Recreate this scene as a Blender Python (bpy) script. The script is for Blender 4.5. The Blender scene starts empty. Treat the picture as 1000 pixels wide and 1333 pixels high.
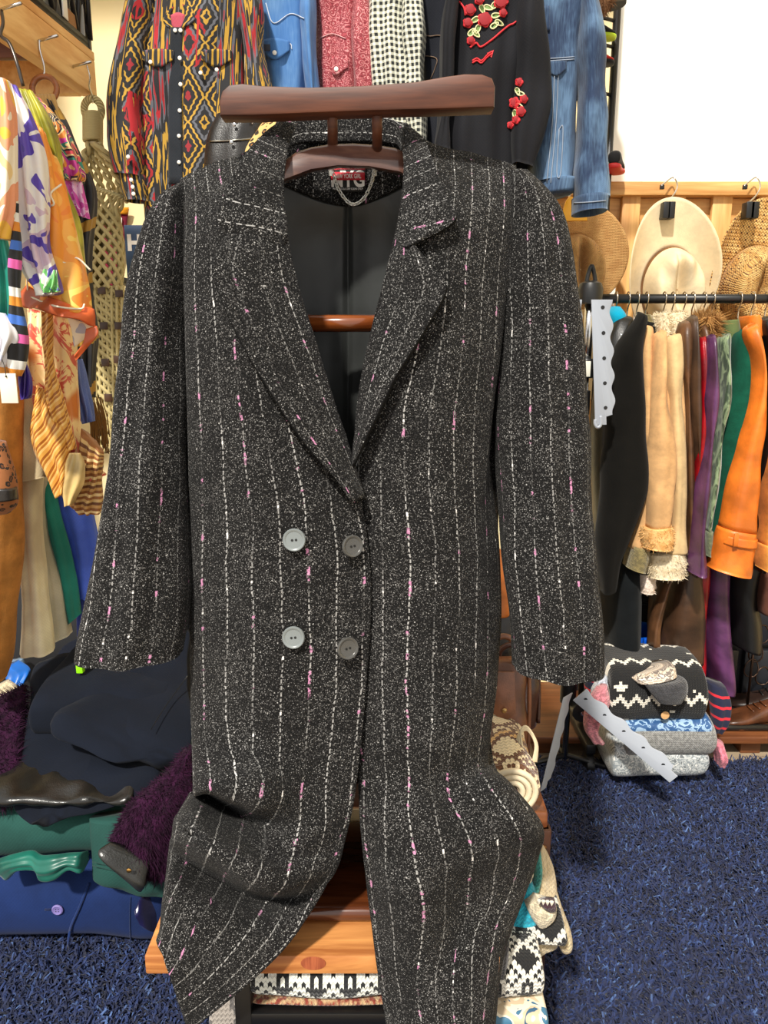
import bpy, bmesh, math, random
import numpy as np
from mathutils import Vector as V, Matrix, noise
random.seed(7)
SC = bpy.context.scene
COL = SC.collection
PI = math.pi
# ------------------------------------------------------------------ camera
CAMZ, PITCH, FPX = 1.2, math.radians(12.3), 1000.0
SP, CP = math.sin(PITCH), math.cos(PITCH)
def at(px, py, Y):
    """world point seen at pixel (px,py) of the 1000x1333 frame at world depth Y"""
    u, v = px-500.0, 666.5-py
    D = V((u, v*SP+FPX*CP, v*CP-FPX*SP))
    return V((0, 0, CAMZ)) + D*(Y/D.y)
cam = bpy.data.cameras.new('camera'); co = bpy.data.objects.new('camera', cam); COL.objects.link(co)
co.location = (0, 0, CAMZ); co.rotation_euler = (PI/2-PITCH, 0, 0)
cam.sensor_fit = 'VERTICAL'; cam.sensor_height = 24; cam.lens = 24*FPX/1333.0; cam.clip_start = 0.02
SC.camera = co
# ------------------------------------------------------------------ colour + node helpers
def lin(c):
    return tuple(((x/255)/12.92 if x/255 <= 0.04045 else ((x/255+0.055)/1.055)**2.4) for x in c[:3]) + (1,)
class S:
    def __init__(s, g, o): s.g, s.o = g, o
    def m(s, op, b=None, c=None): return s.g.math(op, s, b, c)
    def __add__(s, b): return s.m('ADD', b)
    __radd__ = __add__
    def __sub__(s, b): return s.m('SUBTRACT', b)
    def __rsub__(s, b): return s.g.math('SUBTRACT', b, s)
    def __mul__(s, b): return s.m('MULTIPLY', b)
    __rmul__ = __mul__
    def __truediv__(s, b): return s.m('DIVIDE', b)
    def fr(s): return s.m('FRACT')
    def ab(s): return s.m('ABSOLUTE')
    def fl(s): return s.m('FLOOR')
    def sin(s): return s.m('SINE')
    def gt(s, b): return s.m('GREATER_THAN', b)
    def lt(s, b): return s.m('LESS_THAN', b)
    def mn(s, b): return s.m('MINIMUM', b)
    def mx(s, b): return s.m('MAXIMUM', b)
    def md(s, b): return s.m('FLOORED_MODULO', b)
    def sm(s, a, b):
        n = s.g.n('ShaderNodeMapRange'); n.interpolation_type = 'SMOOTHSTEP'
        s.g.put(n.inputs['Value'], s); n.inputs['From Min'].default_value = a; n.inputs['From Max'].default_value = b
        return S(s.g, n.outputs[0])
class G:
    def __init__(g, name):
        g.mat = bpy.data.materials.new(name); g.mat.use_nodes = True
        g.nt = g.mat.node_tree; g.bsdf = g.nt.nodes['Principled BSDF']
        uv = g.n('ShaderNodeTexCoord'); sep = g.n('ShaderNodeSeparateXYZ')
        g.nt.links.new(uv.outputs['UV'], sep.inputs[0])
        g.uv = S(g, uv.outputs['UV']); g.u = S(g, sep.outputs[0]); g.v = S(g, sep.outputs[1]); g.ob = S(g, uv.outputs['Object'])
    def n(g, t): return g.nt.nodes.new(t)
    def put(g, inp, x):
        if isinstance(x, S): g.nt.links.new(x.o, inp)
        elif isinstance(x, (tuple, list)) and inp.type == 'RGBA': inp.default_value = lin(x)
        else: inp.default_value = x
    def math(g, op, a, b=None, c=None):
        n = g.n('ShaderNodeMath'); n.operation = op
        g.put(n.inputs[0], a)
        if b is not None: g.put(n.inputs[1], b)
        if c is not None: g.put(n.inputs[2], c)
        return S(g, n.outputs[0])
    def vec(g, x, y, z=0.0):
        n = g.n('ShaderNodeCombineXYZ')
        for i, q in enumerate((x, y, z)): g.put(n.inputs[i], q)
        return S(g, n.outputs[0])
    def noise(g, vec=None, scale=10, detail=2, rough=0.5, dist=0, color=False):
        n = g.n('ShaderNodeTexNoise'); g.put(n.inputs['Vector'], vec if vec is not None else g.uv)
        n.inputs['Scale'].default_value = scale; n.inputs['Detail'].default_value = detail
        n.inputs['Roughness'].default_value = rough; n.inputs['Distortion'].default_value = dist
        return S(g, n.outputs['Color' if color else 'Fac'])
    def vor(g, vec=None, scale=10, feature='F1', out='Distance', rnd=1.0):
        n = g.n('ShaderNodeTexVoronoi'); n.feature = feature; g.put(n.inputs['Vector'], vec if vec is not None else g.uv)
        n.inputs['Scale'].default_value = scale; n.inputs['Randomness'].default_value = rnd
        return S(g, n.outputs[out])
    def mix(g, f, a, b):
        n = g.n('ShaderNodeMix'); n.data_type = 'RGBA'
        g.put(n.inputs[0], f); g.put(n.inputs[6], a); g.put(n.inputs[7], b)
        return S(g, n.outputs[2])
    def ramp(g, f, stops, interp='LINEAR'):
        n = g.n('ShaderNodeValToRGB'); r = n.color_ramp; r.interpolation = interp
        while len(r.elements) < len(stops): r.elements.new(0.5)
        for e, (p, c) in zip(r.elements, stops): e.position = p; e.color = lin(c)
        g.put(n.inputs[0], f); return S(g, n.outputs[0])
    def done(g, col, rough=0.8, bump=None, bs=0.3, bd=0.002, sheen=0.0, metal=0.0, spec=0.5, coat=0.0, sub=0):
        b = g.bsdf; g.put(b.inputs['Base Color'], col); g.put(b.inputs['Roughness'], rough)
        g.put(b.inputs['Metallic'], metal); b.inputs['Specular IOR Level'].default_value = spec
        b.inputs['Sheen Weight'].default_value = sheen; b.inputs['Coat Weight'].default_value = coat
        if bump is not None:
            n = g.n('ShaderNodeBump'); n.inputs['Strength'].default_value = bs; n.inputs['Distance'].default_value = bd
            g.put(n.inputs['Height'], bump); g.nt.links.new(n.outputs[0], b.inputs['Normal'])
        return g.mat
_mc = {}
def memo(fn):
    def w(*a, **k):
        key = (fn.__name__, a, tuple(sorted(k.items())))
        if key not in _mc: _mc[key] = fn(*a, **k)
        return _mc[key]
    return w
@memo
def cloth(c, rough=0.85, sheen=0.15, wv=900, var=0.12, bs=0.35):
    g = G('cloth'); n = g.noise(scale=9, detail=4)
    w = ((g.u*wv).sin()*(g.v*wv).sin())*0.5+0.5
    dk = tuple(x*(1-var) for x in c); lt = tuple(min(255, x*(1+var)) for x in c)
    col = g.mix(n.sm(0.3, 0.7), dk, lt)
    col = g.mix(w*0.25, col, dk)
    return g.done(col, rough, w*0.3+g.noise(scale=35, detail=3), bs, 0.002, sheen, spec=0.15)
@memo
def satin(c, rough=0.38, var=0.18):
    g = G('satin'); n = g.noise(scale=12, detail=3)
    col = g.mix(n.sm(0.3, 0.7), tuple(x*(1-var) for x in c), tuple(min(255, x*(1+var)) for x in c))
    return g.done(col, rough, g.noise(scale=30, detail=2), 0.25, 0.003, 0.1)
@memo
def leather(c, rough=0.42, var=0.25, scale=14):
    g = G('leather'); n = g.noise(scale=scale, detail=5)
    col = g.mix(n.sm(0.3, 0.72), tuple(x*(1-var) for x in c), tuple(min(255, x*(1+var)) for x in c))
    return g.done(col, rough, g.vor(scale=420)*0.4+g.noise(scale=40, detail=3), 0.3, 0.002, 0.0, coat=0.08)
@memo
def suede(c, var=0.14):
    g = G('suede'); n = g.noise(scale=16, detail=5, rough=0.65)
    col = g.mix(n.sm(0.3, 0.7), tuple(x*(1-var) for x in c), tuple(min(255, x*(1+var)) for x in c))
    return g.done(col, 0.95, g.noise(scale=300, detail=2), 0.25, 0.002, 0.05, spec=0.12)
@memo
def fur(c, c2):
    g = G('fur'); n = g.noise(scale=60, detail=4, rough=0.7)
    return g.done(g.mix(n.sm(0.3, 0.7), c, c2), 0.85, n, 0.6, 0.006, 0.03, spec=0.15)
@memo
def plastic(c, rough=0.4):
    g = G('plastic'); return g.done(c, rough, g.noise(g.ob, scale=200), 0.04, 0.001)
@memo
def metal(c=(190, 190, 190), rough=0.25):
    g = G('metal'); return g.done(c, rough, g.noise(g.ob, scale=150), 0.03, 0.001, metal=1.0)
@memo
def wood(c1, c2, rough=0.4, axis=0, freq=1.0, coat=0.0):
    g = G('wood'); sep = g.n('ShaderNodeSeparateXYZ'); g.put(sep.inputs[0], g.ob)
    X = [S(g, sep.outputs[i]) for i in range(3)]
    sc = [26*freq]*3; sc[axis] = 2.2*freq
    p = g.vec(X[0]*sc[0], X[1]*sc[1], X[2]*sc[2])
    n = g.noise(p, scale=1, detail=5, rough=0.6, dist=0.6)
    fine = g.noise(g.vec(X[0]*sc[0]*6, X[1]*sc[1]*6, X[2]*sc[2]*6), scale=1, detail=2)
    col = g.mix((n*0.75+fine*0.25).sm(0.34, 0.66), c1, c2)
    return g.done(col, rough, fine, 0.12, 0.001, coat=coat)
@memo
def knit(c, c2=None, sz=0.006, var=0.2):
    g = G('knit'); c2 = c2 or tuple(x*(1-var) for x in c)
    a = ((g.u/sz).fr()-0.5).ab(); st = ((g.v/sz + a*1.2).fr()-0.5).ab()
    n = g.noise(scale=120, detail=3)
    col = g.mix(n.sm(0.4, 0.6), c, c2)
    col = g.mix((st*2).sm(0.75, 1.0)*0.6, col, tuple(x*0.45 for x in c))
    return g.done(col, 0.95, st*-1.0+a*-0.6, 0.7, 0.003, 0.3)
# ------------------------------------------------------------------ object helpers
def mk(name, verts, faces, mat, parent=None, uvs=None, smooth=True):
    me = bpy.data.meshes.new(name); me.from_pydata([tuple(v) for v in verts], [], faces)
    if uvs is not None:
        lay = me.uv_layers.new(name='UVMap'); idx = np.zeros(len(me.loops), np.int32)
        me.loops.foreach_get('vertex_index', idx); arr = np.array(uvs, np.float32)[idx]
        lay.data.foreach_set('uv', arr.ravel())
    if smooth: me.polygons.foreach_set('use_smooth', [True]*len(me.polygons))
    for m in (mat if isinstance(mat, (list, tuple)) else [mat]): me.materials.append(m)
    o = bpy.data.objects.new(name, me); COL.objects.link(o)
    if parent: o.parent = parent
    return o
ROOTS = []
def tag(o, label, cat, group=None, kind=None):
    o['label'] = label; o['category'] = cat
    if group: o['group'] = group
    if kind: o['kind'] = kind
    ROOTS.append(o); return o
def thing(name, label, cat, group=None):
    o = bpy.data.objects.new(name, None); o.empty_display_size = 0.05; COL.objects.link(o)
    return tag(o, label, cat, group)
def struct(o): o['kind'] = 'structure'; return o
def settle():
    """move every root's origin to the base of its thing"""
    seen = set()
    for r in ROOTS:
        if r.get('_p'): continue
        ds = [r]+list(r.children_recursive); ms = [d for d in ds if d.type == 'MESH']
        P = []
        for d in ms:
            a = np.zeros(len(d.data.vertices)*3, np.float32); d.data.vertices.foreach_get('co', a); P.append(a.reshape(-1, 3))
        A = np.concatenate(P); lo, hi = A.min(0), A.max(0)
        base = V(((lo[0]+hi[0])/2, (lo[1]+hi[1])/2, lo[2]))
        for d in ms:
            if d.data.name in seen: continue
            seen.add(d.data.name); d.data.transform(Matrix.Translation(-base))
        r.location = base
    ROOTS.clear()
def mod_solid(o, t, off=-1):
    m = o.modifiers.new('solid', 'SOLIDIFY'); m.thickness = t; m.offset = off; m.use_even_offset = False
def cr(a, b, c, d, t):
    return 0.5*((2*b)+(c-a)*t+(2*a-5*b+4*c-d)*t*t+(3*b-a-3*c+d)*t*t*t)
def spl(pts, n):
    out = []; m = len(pts)-1
    for i in range(n):
        x = i/(n-1)*m; k = min(int(x), m-1); t = x-k
        a = pts[k-1] if k > 0 else 2*pts[0]-pts[1]; d = pts[k+2] if k+2 <= m else 2*pts[m]-pts[m-1]
        out.append(cr(a, pts[k], pts[k+1], d, t))
    return out
def arr(p): return np.array(p, float)
SURF = []
def rest_on(*objs):
    """following P() calls land on these objects' surfaces"""
    from mathutils.bvhtree import BVHTree
    SURF.clear()
    for r in objs:
        for o in ([r] if r.type == 'MESH' else list(r.children)):
            if o.name.split('.')[0] in ('body', 'sleeve', 'loft', 'waistband', 'cuff') or r.type == 'MESH':
                SURF.append(BVHTree.FromPolygons([v.co.copy() for v in o.data.vertices], [tuple(p.vertices) for p in o.data.polygons]))
def rest_off(): SURF.clear()
def P(px, py, Y):
    p = at(px, py, Y)
    if SURF:
        c = V((0, 0, CAMZ)); d = (p-c).normalized(); best = None
        for b in SURF:
            h = b.ray_cast(c, d)
            if h[0] is not None and (best is None or h[3] < best): best = h[3]
        if best is not None and abs(best-(p-c).length) < .12: p = c+d*(best-.0022)
    return arr(p)
def gridfaces(nr, nc):
    return [(r*nc+c, r*nc+c+1, (r+1)*nc+c+1, (r+1)*nc+c) for r in range(nr-1) for c in range(nc-1)]
def patch(name, net, mat, parent=None, nr=40, nc=24, thick=0.004, disp=None, uoff=0.0, uw=None, off=-1, px=True, swap=False):
    """smooth cloth panel through a net of (px,py,Y) control points, rows top to bottom"""
    net = [[P(*p) if px else arr(p) for p in row] for row in net]
    cols = [spl([net[r][c] for r in range(len(net))], nr) for c in range(len(net[0]))]
    g = np.array([spl([cols[c][r] for c in range(len(cols))], nc) for r in range(nr)])
    du = np.linalg.norm(np.diff(g, axis=1), axis=2).mean(0); dv = np.linalg.norm(np.diff(g, axis=0), axis=2).mean(1)
    u = np.concatenate([[0], np.cumsum(du)]); v = np.concatenate([[0], np.cumsum(dv)])
    if uw: u = u/u[-1]*uw
    if disp:
        gu = np.gradient(g, axis=1); gv = np.gradient(g, axis=0); nn = np.cross(gv, gu)
        nn /= np.linalg.norm(nn, axis=2, keepdims=True)+1e-9
        for r in range(nr):
            for c in range(nc):
                n_ = nn[r, c]
                if n_[1] > 0: n_ = -n_
                g[r, c] = g[r, c]+n_*disp(c/(nc-1), r/(nr-1), u[c], v[r])
    vv = np.concatenate([np.zeros((1, nc)), np.cumsum(np.linalg.norm(np.diff(g, axis=0), axis=2), axis=0)]) if uw else np.repeat(v[:, None], nc, 1)
    uvs = [(v[r]+uoff, u[c]) if swap else (u[c]+uoff, vv[r, c]) for r in range(nr) for c in range(nc)]
    o = mk(name, g.reshape(-1, 3), gridfaces(nr, nc), mat, parent, uvs)
    if thick: mod_solid(o, thick, off)
    return o
def loft(name, rows, mat, parent=None, n=40, nr=40, fold=(0, 3, 0), wr=0.0, wf=14.0, p=2.3, px=True, cap=True, mouth=False, fuzz=None, seed=0, swapuv=False):
    """closed cloth tube. row = (xl,yl,xr,yr,Y,d[,Yr]) in pixels, or (L,R,Dvec) in world when px=False"""
    R = []
    for r in rows:
        if px: R.append(np.concatenate([P(r[0], r[1], r[4]), P(r[2], r[3], r[6] if len(r) > 6 else r[4]), list(r[5]) if isinstance(r[5], (tuple, list)) else [0, r[5], 0]]))
        else: R.append(np.concatenate([arr(r[0]), arr(r[1]), arr(r[2])]))
    R = spl(R, nr); g = np.zeros((nr, n+1, 3)); U = np.zeros((nr, n+1)); vv = [0.0]
    for i, q in enumerate(R):
        L, Rr, D = q[:3], q[3:6], q[6:9]; C = (L+Rr)/2; H = (Rr-L)/2; h = np.linalg.norm(H)+1e-6; d = np.linalg.norm(D)+1e-6; t = i/(nr-1)
        if i: vv.append(vv[-1]+np.linalg.norm(C-Cp))
        Cp = C
        for j in range(n+1):
            a = PI/2+2*PI*j/n; ca, sa = math.cos(a), math.sin(a)
            ca2 = math.copysign(abs(ca)**(2/p), ca); sa2 = math.copysign(abs(sa)**(2/p), sa)
            pos = C+H*ca2+D*sa2
            o_ = H*(ca/h)*(d/(h+d))+D*(sa/d)*(h/(h+d)); o_ = o_/(np.linalg.norm(o_)+1e-9)
            dd = 0.0
            if fold[0]: dd += fold[0]*math.sin(2*PI*fold[1]*(ca2*0.5+0.5)+fold[2]*t*3+seed*1.7+0.8*math.sin(3*t+seed))*(0.35+0.65*min(1, 1.6*t))*abs(sa)**0.5
            if wr: dd += wr*noise.noise(V(tuple(pos*wf))+V((seed*3.1, seed, 0)))*2
            g[i, j] = pos+o_*dd
    dl = np.linalg.norm(np.diff(g, axis=1), axis=2).mean(0); u = np.concatenate([[0], np.cumsum(dl)])
    verts = g.reshape(-1, 3).tolist(); uvs = [(u[j], vv[i]) for i in range(nr) for j in range(n+1)]
    if swapuv: uvs = [(b_, a_) for a_, b_ in uvs]
    faces = gridfaces(nr, n+1)
    if cap:
        verts.append(g[0, :n].mean(0).tolist()); uvs.append((0, 0)); k = len(verts)-1
        faces += [(j, k, j+1) for j in range(n)]
        last = (nr-1)*(n+1)
        if mouth:
            C = g[-1, :n].mean(0); up = (g[-3, :n].mean(0)-C); up = up/(np.linalg.norm(up)+1e-9)*mouth
            b0 = len(verts)
            for j in range(n+1):
                verts.append((C+(g[-1, j]-C)*0.86+up*0.03).tolist()); uvs.append((u[j], vv[-1]))
            for j in range(n+1):
                verts.append((C+(g[-1, j]-C)*0.8+up).tolist()); uvs.append((u[j], vv[-1]-mouth))
            verts.append((C+up).tolist()); uvs.append((0, 0)); k = len(verts)-1
            for j in range(n):
                faces += [(last+j, b0+j, b0+j+1, last+j+1)][::1]; faces.append((b0+j, b0+n+1+j, b0+n+2+j, b0+j+1)); faces.append((b0+n+1+j, k, b0+n+2+j))
        else:
            verts.append(g[-1, :n].mean(0).tolist()); uvs.append((0, vv[-1])); k = len(verts)-1
            faces += [(last+j, last+j+1, k) for j in range(n)]
    if fuzz: add_fuzz(verts, faces, uvs, *fuzz)
    return mk(name, verts, faces, mat, parent, uvs)
def add_fuzz(verts, faces, uvs, count, ln, droop=0.3, w=0.0012):
    """hairs: thin triangles rooted over the surface"""
    rnd = random.Random(len(verts)+count); base = list(faces)
    cen = np.mean(np.array(verts), axis=0)
    ar = []
    for f in base:
        a, b, c = (arr(verts[f[i]]) for i in range(3)); ar.append(np.linalg.norm(np.cross(b-a, c-a))*(1 if len(f) == 4 else 0.5)+1e-9)
    fs = rnd.choices(base, weights=ar, k=count)
    for f in fs:
        q = [arr(verts[i]) for i in f]; a_, b_ = rnd.random(), rnd.random()
        if len(q) == 4: p = (q[0]*(1-a_)+q[1]*a_)*(1-b_)+(q[3]*(1-a_)+q[2]*a_)*b_
        else: p = q[0]*(1-a_)+(q[1]*(1-b_)+q[2]*b_)*a_
        nn = np.cross(q[1]-q[0], q[2]-q[0]); nn = nn/(np.linalg.norm(nn)+1e-9)
        if np.dot(nn, p-cen) < 0: nn = -nn
        t = arr([rnd.uniform(-1, 1) for _ in range(3)]); tip = p+(nn+t*0.55+arr([0, 0, -droop]))*ln*rnd.uniform(0.5, 1.1)
        s = np.cross(nn, t); s = s/(np.linalg.norm(s)+1e-9)*w
        k = len(verts); verts += [(p-s).tolist(), (p+s).tolist(), tip.tolist()]; uvs += [uvs[f[0]], uvs[f[1]], uvs[f[0]]]; faces.append((k, k+1, k+2))
def sweep(name, pts, r, mat, parent=None, n=8, smooth_n=0, closed=False, merge=None, rr=None):
    """round bar along world points"""
    pts = [arr(p) for p in pts]
    if smooth_n: pts = spl(pts, smooth_n)
    m = len(pts); verts, uvs, faces = ([], [], []) if merge is None else merge
    b = len(verts); acc = 0; prev = None
    for i, p in enumerate(pts):
        a = pts[(i-1) % m] if (closed or i > 0) else p; c = pts[(i+1) % m] if (closed or i < m-1) else p
        t = V(c-a).normalized()
        if prev is None:
            ref = V((0, 0, 1)) if abs(t.z) < 0.9 else V((0, 1, 0)); x = t.cross(ref).normalized()
        else:
            x = (prev-t*prev.dot(t)); x = x.normalized() if x.length > 1e-6 else t.orthogonal().normalized()
        prev = x; y = t.cross(x)
        if i: acc += float(np.linalg.norm(p-pts[i-1]))
        q = rr[int(i/(m-1)*(len(rr)-1)+0.5)] if rr else r
        for j in range(n):
            w = 2*PI*j/n; verts.append(tuple(V(p)+x*(q*math.cos(w))+y*(q*math.sin(w)))); uvs.append((j/n*2*PI*q, acc))
    for i in range(m if closed else m-1):
        for j in range(n):
            i2 = (i+1) % m
            faces.append((b+i*n+j, b+i*n+(j+1) % n, b+i2*n+(j+1) % n, b+i2*n+j))
    if not closed:
        faces.append(tuple(b+j for j in range(n))[::-1]); faces.append(tuple(b+(m-1)*n+j for j in range(n)))
    if merge is None: return mk(name, verts, faces, mat, parent, uvs)
def box(name, lo, hi, mat, parent=None, bev=0.003, rot=None, seg=2):
    lo, hi = V(lo), V(hi); bm = bmesh.new(); bmesh.ops.create_cube(bm, size=1)
    s = hi-lo
    for v in bm.verts: v.co = V((v.co.x*s.x, v.co.y*s.y, v.co.z*s.z))
    if bev: bmesh.ops.bevel(bm, geom=bm.edges[:], offset=min(bev, min(abs(x) for x in s)*0.45), segments=seg, affect='EDGES', profile=0.5)
    M = Matrix.Translation((lo+hi)/2)
    if rot: M = M @ rot
    bm.transform(M)
    return frombm(name, bm, mat, parent, box_uv=True)
def frombm(name, bm, mat, parent=None, box_uv=False, smooth=True):
    bmesh.ops.recalc_face_normals(bm, faces=bm.faces[:])
    if box_uv:
        l = bm.loops.layers.uv.verify()
        for f in bm.faces:
            n = f.normal; ax = max(range(3), key=lambda i: abs(n[i])); k = [i for i in range(3) if i != ax]
            for lp in f.loops: lp[l].uv = (lp.vert.co[k[0]], lp.vert.co[k[1]])
    me = bpy.data.meshes.new(name); bm.to_mesh(me); bm.free()
    for m in (mat if isinstance(mat, (list, tuple)) else [mat]): me.materials.append(m)
    if smooth:
        me.polygons.foreach_set('use_smooth', [True]*len(me.polygons))
        try: me.set_sharp_from_angle(angle=math.radians(40))
        except Exception: pass
    o = bpy.data.objects.new(name, me); COL.objects.link(o)
    if parent: o.parent = parent
    return o
def prism(name, pts, ext, mat, parent=None, bev=0.002, smooth_n=0, uvpx=False):
    """solid from a closed outline of world points, pushed along ext"""
    pts = [V(tuple(p)) for p in pts]; ext = V(ext); bm = bmesh.new()
    a = [bm.verts.new(p) for p in pts]; b = [bm.verts.new(p+ext) for p in pts]; m = len(pts)
    bm.faces.new(a); bm.faces.new(b[::-1])
    for i in range(m): bm.faces.new((a[i], b[i], b[(i+1) % m], a[(i+1) % m]))
    bmesh.ops.recalc_face_normals(bm, faces=bm.faces[:])
    if bev:
        es = [e for e in bm.edges if any(len(f.verts) > 4 for f in e.link_faces)] or bm.edges[:]
        bmesh.ops.bevel(bm, geom=es, offset=bev, segments=2, affect='EDGES', profile=0.5, clamp_overlap=True)
    return frombm(name, bm, mat, parent, box_uv=True)
def lathe(name, prof, mat, parent=None, origin=(0, 0, 0), axis='Z', n=32, rot=None, merge=None):
    verts, faces, uvs = [], [], []; M = rot or Matrix.Identity(4)
    for i, (r, z) in enumerate(prof):
        for j in range(n):
            a = 2*PI*j/n; verts.append(tuple(V(origin)+(M.to_3x3() @ V((r*math.cos(a), r*math.sin(a), z))))); uvs.append((a*r, z))
    for i in range(len(prof)-1):
        for j in range(n): faces.append((i*n+j, i*n+(j+1) % n, (i+1)*n+(j+1) % n, (i+1)*n+j))
    faces.append(tuple(range(n))[::-1]); faces.append(tuple((len(prof)-1)*n+j for j in range(n)))
    bm = bmesh.new(); me = bpy.data.meshes.new('t'); me.from_pydata(verts, [], faces); bm.from_mesh(me); bpy.data.meshes.remove(me)
    return frombm(name, bm, mat, parent, box_uv=True)
def text(name, s, loc, size, mat, parent=None, rot=(PI/2, 0, 0), ext=0.0004, align='CENTER', sx=1.0, bold=0.0):
    cu = bpy.data.curves.new('t', 'FONT'); cu.body = s; cu.size = size; cu.extrude = ext; cu.offset = bold; cu.align_x = align; cu.align_y = 'CENTER'
    ob = bpy.data.objects.new('t', cu); COL.objects.link(ob)
    bpy.context.view_layer.update()
    me = bpy.data.meshes.new_from_object(ob.evaluated_get(bpy.context.evaluated_depsgraph_get()))
    bpy.data.objects.remove(ob); bpy.data.curves.remove(cu)
    from mathutils import Euler
    me.transform(Matrix.Translation(loc) @ Euler(rot).to_matrix().to_4x4() @ Matrix.Diagonal((sx, 1, 1, 1)))
    me.materials.clear(); me.materials.append(mat); me.name = name
    o = bpy.data.objects.new(name, me); COL.objects.link(o)
    if parent: o.parent = parent
    return o
# ------------------------------------------------------------------ light
w = bpy.data.worlds.new('world'); SC.world = w; w.use_nodes = True
w.node_tree.nodes['Background'].inputs[0].default_value = (1.0, 0.985, 0.96, 1); w.node_tree.nodes['Background'].inputs[1].default_value = .95
sd = bpy.data.lights.new('sun', 'SUN'); so = bpy.data.objects.new('sun', sd); COL.objects.link(so)
sd.energy = 4.2; sd.angle = math.radians(3); sd.color = (1.0, 0.95, 0.86)
AZ, EL = math.radians(-20), math.radians(47)
so.rotation_euler = V((-math.sin(AZ)*math.cos(EL), math.cos(AZ)*math.cos(EL), -math.sin(EL))).to_track_quat('-Z', 'Y').to_euler()
SC.view_settings.view_transform = 'Standard'; SC.view_settings.look = 'None'; SC.view_settings.gamma = 1; SC.view_settings.exposure = 0.2
SC.view_settings.use_curve_mapping = False
# ------------------------------------------------------------------ room
def wallmat():
    g = G('plaster'); n = g.noise(g.ob, scale=3, detail=4)
    return g.done(g.mix(n.sm(0.35, 0.65), (245, 226, 176), (250, 235, 192)), 0.85, g.noise(g.ob, scale=120), 0.1, 0.001)
WALL = wallmat()
struct(box('wall_back', (-1.35, 2.6, 0), (2.5, 2.72, 3.3), WALL, bev=0))
struct(box('wall_left', (-1.45, 1.6, 0), (-1.35, 2.72, 3.3), WALL, bev=0))
struct(box('wall_right', (2.5, -0.4, 0), (2.6, 2.72, 3.3), WALL, bev=0))
struct(box('ceiling', (-1.45, 1.6, 3.3), (2.6, 2.72, 3.4), plastic((236, 230, 214), 0.9), bev=0))
struct(box('floor', (-4, -4, -0.06), (5, 2.72, 0), wood((150, 132, 108), (176, 158, 132), 0.7, 0, 0.6), bev=0))
# white panelled door behind the wooden pallet
d = struct(box('door_1', (0.80, 2.55, 0), (1.56, 2.598, 2.5), plastic((250, 248, 240), 0.5), bev=0.004))
wp = plastic((250, 248, 240), 0.5)
box('door_panel', (0.98, 2.54, 0.2), (1.50, 2.56, 2.4), wp, d, bev=0.008)
struct(box('trim_1', (0.70, 2.54, 0), (0.80, 2.6, 2.56), wp, bev=0.006))
struct(box('trim_2', (1.56, 2.54, 0), (1.66, 2.6, 2.56), wp, bev=0.006))
# ------------------------------------------------------------------ tweed coat
def tweed():
    g = G('tweed')
    warp = g.noise(scale=9, detail=2)*0.010+g.noise(scale=60, detail=2)*0.0022
    u = g.u+warp
    fl = g.noise(g.ob, scale=560, detail=2, rough=0.6)
    big = g.noise(scale=22, detail=2)
    curl = g.noise(g.ob, scale=330, detail=3, dist=1.6)
    base = g.mix(g.noise(g.ob, scale=1000, detail=1).sm(0.35, 0.7), (8, 8, 8), (33, 32, 32))
    col = g.mix((fl+big*0.12).sm(0.60, 0.72)*0.6, base, (96, 94, 92))
    wv = g.ob
    for sc_, th, sz, op in ((560, .60, .31, .55), (340, .80, .30, .85)):
        sel = g.noise(g.vor(wv, sc_, out='Position'), scale=sc_*1.7, detail=0)
        col = g.mix(g.vor(wv, sc_).lt(sz)*(sel+big*.25-.125).sm(th-.07, th-.04)*op, col, (178, 176, 172))
    PS = 0.0225
    s = ((u/PS).fr()-0.5).ab()*PS; cell = (u/PS).fl()
    hid = (cell*0.37+0.11).sin()*43758.5
    hid = hid.fr()
    wob = g.noise(g.vec(cell*7.3, g.v*60), scale=1, detail=2)
    # basted white pinstripe stitches, some lines fainter than others
    dash = ((g.v/0.0075+wob*1.6+cell*0.37).fr()).lt(0.60)
    live = g.noise(g.vec(cell*2.3, g.v*9), scale=1, detail=1).sm(0.36, 0.50)
    col = g.mix(s.lt(0.00062)*dash*(live*0.55+0.10)*(hid*0.6+0.25), col, (214, 212, 208))
    slub = g.noise(g.vec(cell*3.1+9, g.v*90), scale=1, detail=1)
    col = g.mix((s+g.noise(scale=300)*0.001).lt(0.0013)*slub.sm(0.68, 0.72), col, (236, 232, 228))
    # pink slub yarn, every second gap
    s2 = ((u/(PS*2)+0.25).fr()-0.5).ab()*PS*2; c2 = (u/(PS*2)+0.25).fl()
    pk = g.noise(g.vec(c2*5.7+3, g.v*48), scale=1, detail=2, rough=0.7)
    nb = g.noise(g.vec(g.u*300, g.v*210), scale=1, detail=1)
    col = g.mix((s2+nb*0.0022).lt(0.0024)*pk.sm(0.58, 0.61)*nb.sm(0.40, 0.52)*0.9, col, (206, 140, 178))
    return g.done(col, 0.95, fl*0.6+curl*0.6, 0.8, 0.003, 0.03, spec=0.15)
TW = tweed()
LIN = satin((42, 44, 43), rough=0.42)
coat = thing('tweed_coat', 'long black tweed coat with white and pink flecks hanging on the wooden valet stand', 'coat')
def folds(*items):
    """soft folds: (s0,t0,s1,t1,width,amp)"""
    def f(s, t, u, v):
        d = 0.0012*noise.noise(V((u*38, v*14, 3)))+0.004*noise.noise(V((u*9, v*4, 7)))
        for (a, b, c, e, w_, k) in items:
            dx, dy = c-a, (e-b); L2 = dx*dx+dy*dy
            q = max(0, min(1, ((s-a)*dx+(t-b)*dy)/L2)); r2 = ((s-a-q*dx)**2+((t-b-q*dy)*2.2)**2)/(w_*w_)
            if r2 < 6: d += k*math.exp(-r2)*math.sin(PI*min(1, max(0.12, q)))
        return d
    return f
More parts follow.
